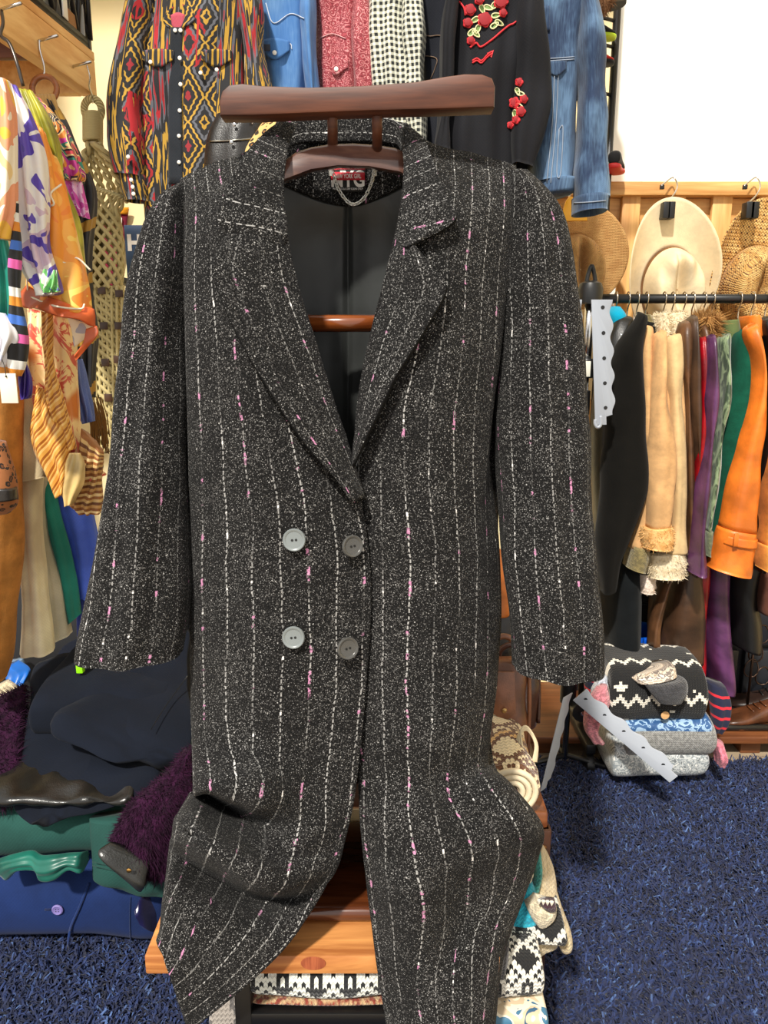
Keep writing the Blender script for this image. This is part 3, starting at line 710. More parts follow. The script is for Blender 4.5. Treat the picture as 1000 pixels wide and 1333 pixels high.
jacket('leather_coat', 'purple leather coat with a flared sleeve end and long hem', PUR, [(918,446,932,440),(917,490,931,490),(915,540,927,540),(906,630,919,632),(900,700,913,700),(897,744,916,747)], 1.93, [(918,446,932,446),(914,600,934,600),(906,735,938,735),(908,800,938,805),(916,870,945,875),(918,886,944,890)], fold=(.003, 1.5, .5), bodyd=.10)
def velvet():
    g = G('velvet'); n = g.noise(g.vec(g.u*3, g.v), scale=22, detail=4, dist=1.2)
    return g.done(g.mix(n.sm(.42, .62), (44, 62, 40), (132, 150, 112)), 0.5, n, .3, .003, .4)
jacket('velvet_jacket', 'mottled green velvet jacket with an olive collar and ribbed cuff', velvet(), [(933,446,952,440),(932,500,947,500),(925,560,938,560),(915,640,928,640),(910,686,920,688)], 1.955, None, [(938,418,958,416),(933,428,960,428),(934,446,956,444)], cloth((102, 116, 70)), ([(909,686,921,687),(909,702,920,704),(910,717,919,720)], knit((120, 128, 92), None, .004)))
jacket('suede_jacket', 'dark green suede jacket with seamed sleeve', suede((18, 74, 56)), [(956,438,970,434),(949,470,978,468),(944,520,978,520),(936,575,974,575),(929,630,962,630),(920,690,948,694),(914,726,940,732)], 1.965)
ORL = leather((222, 116, 36), 0.4, 0.15)
oj = jacket('leather_jacket', 'bright orange leather jacket with a strapped cuff', ORL, [(970,432,984,426),(976,470,991,468),(975,515,991,515),(958,570,989,570),(946,630,985,630),(935,684,981,692)], 1.92, None, [(968,412,984,410),(966,424,988,422),(970,442,988,436)], None, ([(935,684,981,692),(928,712,978,722),(922,737,974,749)], ORL))
loft('cuff_strap', [(933,692,982,699,1.92,.058),(931,703,981,710,1.92,.060)], ORL, oj, 32, 6)
box('strap_keeper', at(955, 712, 1.855), at(962, 694, 1.86), ORL, oj, .002)
jacket('leather_jacket', 'black leather jacket between the orange one and the frame edge', leather((12, 12, 12)), [(988,420,1006,418),(990,460,1010,460),(990,520,1004,520),(986,600,999,600),(980,680,990,680),(977,738,986,740)], 1.96, [(988,420,1006,420),(975,600,1010,600),(936,742,980,742),(937,800,982,805),(940,828,981,841)], bodyd=.10)
jacket('suede_jacket', 'caramel suede jacket cut off by the right edge of the picture', suede((188, 120, 52)), [(1004,430,1020,430),(1003,500,1024,500),(998,560,1020,560),(992,640,1012,642),(985,705,1004,710)], 1.93, None, None, None, ([(984,704,1004,708),(982,722,1001,728),(983,736,998,743)], suede((206, 140, 66))))
sk = loft('suede_skirt', [(985,742,1012,742,2.05,.06),(983,770,1010,770,2.05,.06),(984,794,1010,796,2.05,.06)], suede((92, 58, 46)), None, 30, 16, fold=(.003, 2, 0)); tag(sk, 'brown suede hem below the caramel jacket at the right edge', 'skirt')
ck = loft('charcoal_skirt', [(788,690,826,690,2.08,.10),(785,745,828,745,2.08,.12),(784,800,828,800,2.08,.12),(785,846,827,842,2.08,.12)], suede((20, 23, 25)), None, 36, 24, fold=(.003, 2, 0), mouth=.05); tag(ck, 'charcoal skirt hanging below the black suede coat', 'skirt')
# ------------------------------------------------------------------ silver display stand
GRM = metal((196, 200, 206), 0.38); GRP = plastic((158, 164, 174), 0.35)
st = thing('display_stand', 'chrome display stand with perforated grey arms beside the right coat sleeve', 'display stand')
SY = 1.97
a, b = at(768, 392, SY), at(739, 980, SY); base = V((a.x+.0, SY, 0))
px_ = a.x
sweep('pole', [(px_, SY, at(768, 480, SY).z), (px_, SY, at(768, 386, SY).z)], .0115, CHR, st, 16)
sweep('pole', [(px_, SY, .06), (px_, SY, at(768, 482, SY).z)], .0085, CHR, st, 16)
def zz(y): return at(768, y, SY).z
lathe('top_knob', [(.019, 0), (.029, .003), (.031, .035), (.026, .05), (.012, .056)], BKP, st, (px_, SY, zz(396)))
sweep('hanging_loop', [(px_-.012, SY, zz(374)), (px_-.008, SY, zz(358)), (px_, SY, zz(346)), (px_+.008, SY, zz(358)), (px_+.013, SY, zz(374))], .0055, BKP, st, 8, 20)
lathe('collar', [(.016, 0), (.018, .002), (.018, .045), (.016, .048)], BKP, st, (px_, SY, zz(492)))
box('paper_sticker', (px_-.020, SY-.021, zz(490)), (px_+.006, SY-.017, zz(470)), plastic((222, 220, 206), .7), st, .001)
lathe('collar', [(.013, 0), (.014, .002), (.014, .06), (.012, .062)], BKP, st, (px_, SY, zz(540)))
def arm(nm, A, B, wid, thick, nrm, n=5, hook=True):
    """flat arm with a scalloped edge and punched holes, from A to B; wid = direction of its width"""
    A, B, W_ = V(A), V(B), V(wid); L = (B-A); out = []; m = 60
    for i in range(m+1):
        t = i/m; sc = 1.0-.16*(0.5-0.5*math.cos(2*PI*t*n)) if t < .93 else .55; out.append(A+L*t+W_*sc)
    o2 = [A+L*t for t in (1, .5, 0)]
    if hook: o2 = [B+L*.05+W_*.1, B+L*.05+W_*.9, B-L*.05+W_*1.05, B-L*.05+W_*.8, B+L*.02+W_*.7, B+L*.02+W_*.35, A+L*.9+W_*.35][:0]+o2
    o = prism(nm, out+o2, V(nrm)*thick, GRP, st, .001)
    for k in range(n):
        c = A+L*((k+.0)/n+.06)+W_*.52-V(nrm)*.0006
        r = Matrix(); z = V(nrm); x = z.orthogonal().normalized(); y = z.cross(x); r = Matrix((x, y, z)).transposed().to_4x4()
        lathe('punched_hole', [(.0045, 0), (.0045, .0008), (.0003, .0009)], BKP, o, c, n=12, rot=r)
    return o
arm('arm', at(770, 390, 1.82), at(775, 553, 1.82), at(798, 390, 1.82)-at(770, 390, 1.82), .003, (0, 1, 0))
sweep('arm_hook', [at(775, 546, 1.8215), at(775, 552, 1.8215), at(778, 556, 1.8215), at(782, 553, 1.8215), at(782, 541, 1.8215)], .004, GRP, st, 8, 20)
arm('arm', at(748, 390, 1.84), at(752, 500, 1.84), at(758, 390, 1.84)-at(748, 390, 1.84), .003, (0, 1, 0))
hz = at(745, 915, SY).z
lathe('clamp', [(.014, 0), (.022, .004), (.022, .07), (.016, .075)], BKP, st, (px_, SY, hz+.0))
lathe('hub', [(.008, -.02), (.028, -.018), (.030, 0), (.028, .018), (.008, .02)], BKP, st, (px_+.03, SY-.03, hz-.005), rot=Matrix.Rotation(PI/2, 4, 'X'))
lathe('pivot_pin', [(.007, 0), (.007, .003), (.003, .004)], CHR, st, (px_+.03, SY-.051, hz-.005), rot=Matrix.Rotation(PI/2, 4, 'X'))
A = at(746, 912, 1.82); B = at(872, 1019, 1.70); arm('arm', A, B, at(764, 897, 1.82)-A, .003, (.2, .9, .3), 5, False)
A = at(733, 908, 1.82); B = at(703, 1030, 1.70); arm('arm', A, B, (.03, .03, 0), .003, (.7, -.7, 0), 5, False)
for s in (0, 1, 2):
    an = s*PI/2; sweep('leg', [(px_, SY, .07), (px_+.20*math.cos(an), SY+.20*math.sin(an), .012)], .008, BKP, st, 8)
# ------------------------------------------------------------------ low shelf, drawers, shoes
LS = wood((84, 46, 26), (128, 78, 46), .35, 0, .8)
shf = thing('shoe_shelf', 'low brown wooden shoe shelf along the back wall', 'shelf')
sz_ = .075
box('board', (at(690, 985, 2.06).x, 2.06, sz_-.022), (1.9, 2.44, sz_), LS, shf, .003)
for X in (at(690, 985, 2.06).x+.05, 1.1, 1.8): box('foot', (X-.03, 2.1, 0), (X+.03, 2.4, sz_-.023), LS, shf, .003)
dk = plastic((30, 32, 38), .45)
sb = box('gap_filler_box', (-1.2, 1.80, .0), (-.40, 2.2, .62), plastic((20, 20, 24), .6), None, .01); tag(sb, 'added plain black box darkening the gap behind the left clothes pile', 'box')  # black filler added so the bright wall gap behind the pile goes dark
dr = thing('drawer_unit', 'dark plastic drawer unit standing on the low shelf behind the jackets', 'drawers')
dx0, dx1 = at(772, 900, 2.28).x, 1.6
box('body', (dx0, 2.30, sz_+.001), (dx1, 2.43, .62), plastic((20, 21, 25), .5), dr, .006)
for i in range(3):
    for X in (dx0+.01, (dx0+dx1)/2+.01):
        f = box('drawer_front', (X, 2.28, sz_+.02+i*.175), (X+(dx1-dx0)/2-.02, 2.302, sz_+.18+i*.175), dk, dr, .006); box('drawer_lip', (X+.12, 2.268, sz_+.15+i*.175), (X+.3, 2.281, sz_+.165+i*.175), dk, f, .003)
bk = thing('bucket', 'bright blue plastic bucket under the jackets', 'bucket')
BLU = plastic((10, 84, 200), .3); c = at(836, 850, 2.14)
lathe('bucket_body', [(.045, 0), (.052, 0), (.07, .15), (.073, .15), (.073, .165), (.066, .165), (.049, .01)], BLU, bk, (c.x, 2.16, sz_+.13))
box('rim_tab', (c.x-.02, 2.075, sz_+.28), (c.x+.02, 2.09, sz_+.30), BLU, bk, .003)
bx_ = box('shoe_box', (c.x-.10, 2.1, sz_+.001), (c.x+.12, 2.26, sz_+.129), plastic((18, 19, 22), .6), None, .004); tag(bx_, 'black box under the blue bucket on the low shelf', 'box')
def shoe(name, label, c, L, H, W_, mats, yaw=0.0, grp=None, shaft=0.0):
    t = thing(name, label, 'shoe', grp); R_ = Matrix.Translation(c) @ Matrix.Rotation(yaw, 4, 'Z')
    def r(x, z0, z1, w_): 
        return (R_ @ V((x, -w_, (z0+z1)/2)), R_ @ V((x, w_, (z0+z1)/2)), (R_.to_3x3() @ V((0, 0, (z1-z0)/2))))
    s = [r(-L*.5, .012, .05*H/.1, W_*.5), r(-L*.46, .012, H*.9, W_*.62), r(-L*.25, .012, H, W_*.66), r(-L*.02, .012, H*.78, W_*.7), r(L*.22, .012, H*.5, W_*.85), r(L*.40, .012, H*.38, W_*.75), r(L*.5, .014, H*.2, W_*.3)]
    loft('upper', s, mats[0], t, 28, 40, px=False, p=2.5)
    so = [r(-L*.51, 0, .014, W_*.5), r(-L*.40, 0, .014, W_*.7), r(0, 0, .014, W_*.7), r(L*.25, 0, .014, W_*.9), r(L*.43, 0, .014, W_*.75), r(L*.52, .002, .013, W_*.3)]
    loft('sole', so, mats[1], t, 24, 24, px=False, p=3)
    if shaft:
        sh = [(R_ @ V((-L*.44, 0, H*.6)), R_ @ V((-L*.05, 0, H*.6)), R_.to_3x3() @ V((0, W_*.6, 0))), (R_ @ V((-L*.46, 0, shaft)), R_ @ V((-L*.0, 0, shaft)), R_.to_3x3() @ V((0, W_*.75, 0)))]
        loft('shaft', sh, mats[0], t, 28, 20, px=False, mouth=.08, wr=.004)
    else:
        for k in range(3): sweep('lace', [R_ @ V((-L*.02+L*.07*k, -W_*.4, H*(.80-.10*k))), R_ @ V((L*.0+L*.07*k, 0, H*(.86-.10*k))), R_ @ V((-L*.02+L*.07*k, W_*.4, H*(.80-.10*k)))], .0022, mats[1], t, 6, 8)
    return t
BRS = leather((86, 50, 30), .3)
c = at(975, 985, 2.12); shoe('leather_shoe', 'polished brown leather shoe at the front of the low shelf', (c.x+.03, 2.14, sz_), .26, .085, .05, (BRS, LS), PI*1.02)
c = at(985, 930, 2.27); shoe('leather_shoe', 'very dark brown shoe behind the polished brown one on the shelf', (c.x+.02, 2.23, sz_), .26, .095, .05, (leather((46, 30, 24)), BKP), PI*.95)
wd = thing('wire_stand', 'dark twisted wire display stand above the brown shoes', 'stand')
for k, (x, y) in enumerate(((975,826),(992,826),(984,850),(993,880),(978,870))):
    c = at(x, y, 2.2); sweep('wire_loop', [c+V((.022*math.cos(q*PI/6), .004*math.sin(q), .03*math.sin(q*PI/6))) for q in range(12)], .0022, metal((92, 74, 64), .4), wd, 6, closed=True)
c = at(986, 800, 2.2); sweep('wire_post', [(c.x, 2.2, c.z), (c.x, 2.2, sz_+.0)], .004, metal((92, 74, 64), .4), wd, 8); lathe('wire_foot', [(.05, 0), (.05, .006), (.004, .008)], metal((92, 74, 64), .4), wd, (c.x, 2.2, sz_))
settle()
# ------------------------------------------------------------------ shirts along the back wall
def southwest():
    g = G('southwest'); k = 1/0.07
    wob = g.noise(scale=25, detail=2)*0.006
    x = (((g.u+wob)*k).fr()-0.5).ab()*2; y = ((g.v/0.105).fr()-0.5).ab()*2
    tooth = ((g.v/0.011).fr()-0.5).ab()
    d = x+y*0.9+tooth*0.16
    c0 = g.ramp(d*0.5, [(0, (24, 24, 28)), (.10, (184, 142, 48)), (.17, (26, 26, 30)), (.30, (98, 100, 108)), (.38, (24, 24, 28)), (.46, (190, 148, 52)), (.53, (26, 26, 30)), (.66, (186, 144, 48)), (.72, (24, 24, 28)), (.86, (150, 36, 44))], 'CONSTANT')
    c1 = g.ramp(d*0.5, [(0, (24, 24, 28)), (.10, (184, 142, 48)), (.19, (26, 26, 30)), (.27, (160, 26, 34)), (.36, (24, 24, 28)), (.44, (190, 148, 52)), (.53, (26, 26, 30)), (.62, (94, 96, 104)), (.70, (164, 28, 36)), (.80, (24, 24, 28))], 'CONSTANT')
    st = g.noise(g.vec(g.u*60, g.v*5), scale=1, detail=3)
    c2 = g.ramp(st, [(0, (24, 24, 28)), (.42, (186, 144, 46)), (.48, (26, 26, 30)), (.54, (92, 94, 102)), (.58, (160, 26, 34)), (.64, (24, 24, 28))], 'CONSTANT')
    m = ((g.u*k*0.5+0.1).fr()).gt(0.5)
    redz = g.noise(scale=8, detail=1).sm(.54, .55)
    col = g.mix(m, g.mix(redz, c0, c1), c2); col = g.mix(redz*st.gt(.58), col, (172, 22, 34))
    return g.done(col, 0.8, g.noise(scale=400), 0.2, 0.001, 0.1)
def denim(c1, c2, worn=.6):
    g = G('denim'); tw = ((g.u+g.v*0.6)*2200).sin()*0.5+0.5; n = g.noise(scale=7, detail=4, dist=.5); f = g.noise(g.vec(g.u*240, g.v*30), scale=1, detail=2)
    col = g.mix((n*0.8+f*0.3).sm(.40, .75)*worn, c1, c2); col = g.mix(tw*0.18, col, (20, 34, 60))
    return g.done(col, 0.85, tw*0.4+f, 0.35, 0.002, 0.15)
def gingham():
    g = G('gingham'); z = 0.0125; a = (g.u/z).fr().lt(.55); b = (g.v/z).fr().lt(.55)
    return g.done(g.mix(a.mn(b), g.mix(a.mx(b)*0.55, (232, 230, 210), (120, 122, 110)), (26, 30, 30)), 0.85, g.noise(scale=300), 0.2, 0.001, 0.1)
def paisley(b, l, d, sc=70):
    g = G('paisley'); v = g.vor(g.vec(g.u+g.noise(scale=30)*.03, g.v), scale=sc); r = ((v*3.2).fr()-0.5).ab()
    return g.done(g.mix(g.noise(scale=150).sm(.45, .6)*.5, g.mix(r.lt(.12), g.mix(r.gt(.4), b, d), l), d), 0.75, v, 0.15, 0.001, 0.1)
SNAP = plastic((240, 236, 226), .25)
def shirt(name, label, mat, Y, body, sleeves, cat='shirt', d=.045, bd=.05, fold=(.006, 2.5, .6)):
    t = thing(name, label, cat, 'shirts hanging along the back wall')
    loft('body', [r+(Y, d*.4 if i == 0 else d) for i, r in enumerate(body)], mat, t, 60, 60, fold, .006, 8, 2.6, mouth=.05, seed=len(label))
    for k, s in enumerate(sleeves):
        loft('sleeve', [r+(Y-.03, bd*.4 if i == 0 else bd*.8) for i, r in enumerate(s)], mat, t, 36, 50, (.004, 1.5, 1), .005, 10, 2.2, mouth=.03, seed=k+len(label))
    return t
def disc(nm, px, py, Y, r, m, par, n=12):
    return lathe(nm, [(r, 0), (r, .0012), (r*.7, .002), (r*.2, .0022)], m, par, V(P(px, py, Y))-V((0, .006 if SURF else 0, 0)), n=n, rot=Matrix.Rotation(PI/2, 4, 'X'))
def seam(par, pts, m, nm='stitching', r=.0011):
    q = spl([arr(p) for p in pts], max(6, len(pts)*6)); return sweep(nm, [P(*p) for p in q], r, m, par, 5)
SWM = southwest()
sw = shirt('patterned_shirt', 'black, yellow and red geometric patterned western shirt at the left end of the wall row', SWM, 1.90, [(215,-70,305,-70),(190,-40,318,-40),(186,10,322,10),(183,60,320,60),(182,140,318,140),(186,220,316,220),(190,300,315,300)],
  [[(182,-38,205,-45),(163,10,198,5),(150,60,190,60),(140,130,184,130),(143,172,186,176),(152,228,189,232)], [(308,-45,328,-40),(316,10,340,8),(318,62,345,64),(322,112,352,116),(330,165,362,168)]])
loft('cuff', [(155,224,190,229,1.87,.03),(159,244,193,246,1.87,.032),(164,262,195,263,1.87,.03)], SWM, sw, 30, 10, mouth=.02)
rest_on(sw)
patch('placket', [[(222,36,1.845),(238,36,1.845)],[(220,140,1.838),(237,140,1.838)],[(220,240,1.838),(238,240,1.838)]], cloth((40, 44, 50)), sw, 20, 6, .003)
patch('neck_lining', [[(222,20,1.85),(232,16,1.85),(242,20,1.85)],[(224,34,1.842),(231,40,1.84),(239,32,1.842)]], cloth((190, 84, 100)), sw, 6, 6, .001)
patch('collar', [[(226,8,1.845),(218,14,1.84)],[(222,22,1.84),(212,26,1.835)],[(229,40,1.832),(217,34,1.832)]], SWM, sw, 10, 6, .003); patch('collar', [[(238,6,1.845),(250,10,1.84)],[(242,20,1.84),(254,24,1.835)],[(236,38,1.832),(252,30,1.832)]], SWM, sw, 10, 6, .003)
for x, y in ((236,41),(229,41),(235,77),(236,111),(235,145),(234,178),(234,212)): disc('snap', x, y, 1.834, .0042, SNAP, sw)
for x, y in ((197,82),(262,96),(283,92),(168,205),(172,235),(174,244),(175,253)): disc('snap', x, y, 1.832, .0042, SNAP, sw)
for x0 in (186, 262): patch('pocket_flap', [[(x0,66,1.842),(x0+20,64,1.838),(x0+40,66,1.842)],[(x0,78,1.84),(x0+20,88,1.834),(x0+40,78,1.84)]], SWM, sw, 8, 12, .003, uoff=.05)
rest_off()
DEN = denim((64, 116, 178), (128, 172, 216)); STI = plastic((200, 206, 214), .8)
ds = shirt('denim_shirt', 'light blue denim western shirt between the patterned and the red shirts', DEN, 1.97, [(340,-60,400,-60),(326,-20,410,-20),(330,30,406,30),(336,80,404,80),(345,160,400,160)], [[(392,-40,410,-40),(390,20,412,20),(394,70,414,70),(400,150,420,150)]])
rest_on(ds)
seam(ds, [(346,4,1.90),(356,30,1.90),(378,18,1.90),(396,24,1.90)], STI); seam(ds, [(338,60,1.905),(348,52,1.90),(376,56,1.90),(380,64,1.90)], STI)
patch('pocket_flap', [[(337,54,1.915),(357,50,1.905),(377,54,1.912)],[(337,64,1.912),(357,78,1.90),(377,66,1.91)]], DEN, ds, 8, 12, .003); disc('snap', 358, 70, 1.898, .005, SNAP, ds)
box('brand_tab', at(338, 66, 1.905), at(352, 58, 1.908), plastic((20, 24, 40), .6), ds, .001)
rest_off()
REDP = paisley((166, 62, 72), (216, 150, 150), (120, 34, 44), 90)
rs = shirt('red_shirt', 'dusty red paisley western shirt next to the checked shirt', REDP, 2.0, [(415,-60,470,-60),(404,-20,480,-20),(408,30,480,30),(412,80,478,80),(414,160,478,160)], [[(462,-40,480,-40),(458,20,484,20),(460,70,486,70),(462,150,488,150)]])
rest_on(rs)
seam(rs, [(416,50,1.935),(432,44,1.93),(450,50,1.93)], plastic((222, 170, 170), .8)); patch('pocket_flap', [[(418,78,1.945),(436,74,1.935),(454,78,1.94)],[(418,86,1.943),(436,98,1.93),(454,88,1.94)]], REDP, rs, 8, 12, .003); disc('snap', 438, 91, 1.928, .005, SNAP, rs)
rest_off()
gs = shirt('checked_shirt', 'black and white checked shirt behind the wooden top bar', gingham(), 1.96, [(495,-60,540,-60),(480,-20,548,-20),(480,30,540,30),(484,80,540,80),(490,200,545,200)], [[(525,-40,545,-40),(522,20,552,20),(527,80,555,80),(530,220,558,220)]])
CHA = cloth((32, 34, 42)); 
ch_ = shirt('charcoal_shirt', 'plain charcoal shirt with faint tan stitching behind the embroidered shirt', CHA, 2.0, [(560,-60,620,-60),(545,-20,625,-20),(545,40,620,40),(550,90,615,90),(552,220,610,220)], [])
rest_on(ch_)
TAN = plastic((128, 104, 84), .8)
seam(ch_, [(540,10,1.935),(553,44,1.93),(570,46,1.93),(585,46,1.93)], TAN); seam(ch_, [(548,72,1.935),(568,76,1.93),(566,90,1.93),(560,104,1.93)], TAN)
rest_off()
BLKC = cloth((25, 25, 29), 0.75, 0.05)
es = shirt('embroidered_shirt', 'black western shirt embroidered with red roses and arrows', BLKC, 1.90, [(615,-70,690,-70),(596,-40,700,-40),(590,20,690,20),(588,100,676,100),(580,180,674,180),(574,250,674,250)], [[(684,-40,706,-35),(672,20,706,12),(668,80,714,78),(664,132,716,130),(662,172,703,178),(664,215,692,220)], [(585,-30,600,-30),(574,40,592,40),(572,110,590,110),(566,200,584,200)]], fold=(.005, 3, .4))
rest_on(es)
ERED = plastic((206, 40, 48), .7); EGRN = plastic((120, 150, 84), .7); ECRM = plastic((226, 222, 170), .7)
def rose(x, y, r, Y):
    b = ([], [], [])
    for k in range(3):
        rr_ = r*(1-.3*k); m = 22
        sweep('p', [P(x+rr_*(1+.16*math.cos(5*a+k))*math.cos(a), y+rr_*(1+.16*math.cos(5*a+k))*math.sin(a), Y-.001*k) for a in [2*PI*q/m for q in range(m)]], .0026, None, n=6, closed=True, merge=b)
    mk('rose', b[0], b[2], ERED, es); disc('rose_heart', x, y, Y+.001, r*.0016, plastic((150, 20, 30), .7), es)
def leaf(x, y, a, r, Y, m=None):
    pts = []
    for q in range(16):
        t = q/16*2*PI; u_, v_ = r*math.cos(t), r*.5*math.sin(t)*(1.0-.35*math.cos(t))
        pts.append(P(x+u_*math.cos(a)-v_*math.sin(a), y+u_*math.sin(a)+v_*math.cos(a), Y))
    sweep('leaf', pts, .0014, m or ECRM, es, 5, closed=True)
    prism('leaf_fill', [p+arr((0, .001, 0)) for p in pts], (0, .001, 0), EGRN, es, 0)
YE = 1.835
for x, y, r in ((631,26,8),(612,13,6),(609,30,5),(652,2,8),(624,0,5),(655,17,4),(613,53,4)): rose(x, y, r, YE)
for x, y, a in ((644,33,-.6),(650,30,.5),(646,20,-.2),(620,44,.8),(614,42,-.9),(622,38,1.9),(636,10,.3),(644,6,-1),(618,26,2.6),(628,12,1.2)): leaf(x, y, a, 6, YE)
seam(es, [(612,62,YE),(620,56,YE),(626,61,YE),(640,52,YE),(654,40,YE),(663,33,YE),(668,31,YE),(672,28,YE)], ERED, 'piping', .0022)
seam(es, [(598,2,YE),(604,10,YE),(606,20,YE)], ERED, 'piping', .0022)
for dy in (0, 3): seam(es, [(615,79+dy,YE),(621,76+dy,YE),(627,79+dy,YE),(634,72+dy,YE),(640,67+dy,YE)], ERED, 'arrow', .0018)
prism('arrow_head', [P(634,69,YE), P(643,65,YE), P(640,75,YE)], (0, .002, 0), ERED, es, 0)
YS = 1.82
for x, y, r in ((676,107,4),(670,134,6),(682,129,4),(678,145,5),(672,156,4),(665,163,3.5)): rose(x, y, r, YS)
for x, y, a in ((674,119,1.2),(678,122,.2),(670,148,1.7),(676,138,.4)): leaf(x, y, a, 5, YS)
rest_off()
JD = denim((24, 46, 78), (116, 152, 188), .75); JST = plastic((150, 160, 176), .8)
dj = shirt('denim_jacket', 'blue denim jacket at the right end of the wall row', JD, 1.95, [(705,-60,765,-60),(692,-30,775,-30),(694,40,756,40),(698,100,752,100),(698,150,750,150),(690,200,750,200),(694,240,748,236)], [[(748,-30,775,-25),(752,40,781,35),(752,100,785,100),(754,160,788,160),(748,220,790,220),(746,262,790,259)]], 'jacket', .06, .07, (.003, 2, .5))
rest_on(dj)
rest_off(); loft('waistband', [(697,240,748,234,1.95,.064),(694,258,745,252,1.95,.066)], JD, dj, 40, 6); loft('cuff', [(746,258,790,256,1.91,.062),(746,279,788,276,1.91,.064)], JD, dj, 36, 6, mouth=.02)
rest_on(dj)
seam(dj, [(700,77,1.885),(720,76,1.88),(748,74,1.885)], JST); seam(dj, [(700,80,1.885),(720,79,1.88),(748,77,1.885)], JST)
seam(dj, [(722,95,1.88),(719,160,1.88),(712,238,1.88)], JST); seam(dj, [(727,95,1.88),(724,160,1.88),(717,238,1.88)], JST)
seam(dj, [(728,168,1.879),(733,167,1.879),(730,225,1.879),(725,224,1.879),(728,168,1.879)], JST); seam(dj, [(747,264,1.835),(768,263,1.83),(789,261,1.835)], JST)
patch('pocket_flap', [[(700,8,1.885),(708,8,1.88),(716,8,1.885)],[(700,34,1.885),(708,40,1.876),(716,40,1.88)]], JD, dj, 8, 10, .003)
patch('pocket_flap', [[(708,80,1.882),(722,80,1.876),(737,80,1.882)],[(710,90,1.88),(724,99,1.872),(737,90,1.88)]], JD, dj, 8, 12, .003); disc('metal_button', 711, 90, 1.868, .006, CHR, dj)
rest_off()
# rail carrying them
rl = thing('wall_rail', 'black rail above the picture carrying the row of shirts', 'rail')
za = at(500, -105, 1.95).z
sweep('rail', [(-.72, 1.95, za), (.62, 1.95, za)], .012, BKP, rl, 12)
for X in (-.6, .5): sweep('bracket', [(X, 1.95, za), (X, 2.6, za)], .009, BKP, rl, 10)
for x in (248, 366, 442, 517, 590, 652, 735):
    c = at(x, -70, 1.95); sweep('shirt_hook', [(c.x, 1.95, c.z-.06), (c.x, 1.95, za-.03), (c.x+.012, 1.95, za-.018), (c.x+.016, 1.95, za+.004), (c.x, 1.95, za+.016)], .002, CHR, rl, 6, 16)
# bag and leopard print in front of the shirts
lk = thing('leather_skirt', 'black leather skirt with metal studs under the left end of the wooden bar', 'skirt')
BL = leather((34, 31, 29), .35)
loft('panel', [(282,150,345,152,1.72,.03),(270,185,345,186,1.72,.04),(266,240,350,240,1.72,.045)], BL, lk, 40, 24, (.003, 2, 0), .003); rest_on(lk.children[0]); seam(lk, [(273,184,1.672),(300,183,1.67),(330,180,1.672)], metal((150, 146, 136), .3), 'zip', .002)
for x, y in ((306,155),(306,163),(302,186),(330,160)): disc('stud', x, y, 1.672, .0038, CHR, lk)
rest_off()
def leopard(b=(214, 178, 110), d=(38, 26, 16), m=(150, 100, 44), sc=75):
    g = G('leopard'); v = g.vor(g.vec(g.u+g.noise(scale=50)*.012, g.v), scale=sc); n = g.noise(scale=sc*1.6)
    return g.done(g.mix(v.lt(.46)*v.gt(.24)*n.gt(.42), g.mix(v.lt(.25), b, m), d), .8, n, .2, .001, .1)
lp = loft('leopard_scarf', [(352,150,385,152,1.70,.02),(336,170,380,172,1.70,.03),(318,200,378,204,1.70,.03),(314,235,376,240,1.70,.03)], leopard(), None, 36, 24, (.003, 2, 0), .003); tag(lp, 'leopard print scarf hanging beside the black leather skirt', 'scarf')
# shoe tower by the door
tw_ = thing('shoe_tower', 'tall black post stand with caps and shoes beside the white door', 'stand')
sweep('post', [(at(793, 200, 2.42).x, 2.42, .0), (at(793, 200, 2.42).x, 2.42, 2.4)], .011, BKP, tw_, 10)
X0 = at(793, 200, 2.42).x
for y in (28, 62, 124, 225): z_ = at(793, y, 2.42).z; sweep('prong', [(X0, 2.42, z_), (X0-.055, 2.39, z_)], .005, BKP, tw_, 8)
lathe('base', [(.06, 0), (.06, .012), (.02, .02)], BKP, tw_, (X0, 2.428, .076))
KG = plastic((176, 206, 40), .5); KR = plastic((206, 44, 44), .5); BKC = cloth((30, 30, 32))
def sneak(label, x, y, m, s=1.0, yaw=0.4): c = at(x, y, 2.38); return shoe('trainer', label, c, .11*s, .05*s, .028*s, m, yaw)
sneak('black trainer with lime sole on the tall post stand', 778, 50, (BKC, KG)); sneak('red and black trainer on the tall post stand, below the lime one', 778, 84, (KR, BKC), .9); sneak('black and red trainer lowest on the tall post stand', 801, 224, (BKC, KR), 1.0, 1.2)
cp = thing('cap', 'dark cap on top of the tall post stand', 'cap'); c = at(790, 6, 2.27)
lathe('crown', [(.05, 0), (.05, .02), (.04, .045), (.015, .056)], BKC, cp, c); loft('peak', [((c.x-.04, 2.24, c.z), (c.x+.04, 2.24, c.z), (0, 0, .004)), ((c.x-.03, 2.18, c.z-.012), (c.x+.03, 2.18, c.z-.012), (0, 0, .003))], BKC, cp, 20, 10, px=False)
bf = loft('brown_garment', [(776,-20,806,-20,2.2,.03),(774,4,798,4,2.2,.03),(782,20,790,18,2.2,.02)], fur((96, 66, 46), (130, 94, 66)), None, 24, 16, fuzz=(600, .01)); tag(bf, 'brown fuzzy garment tip at the top beside the denim jacket', 'garment')
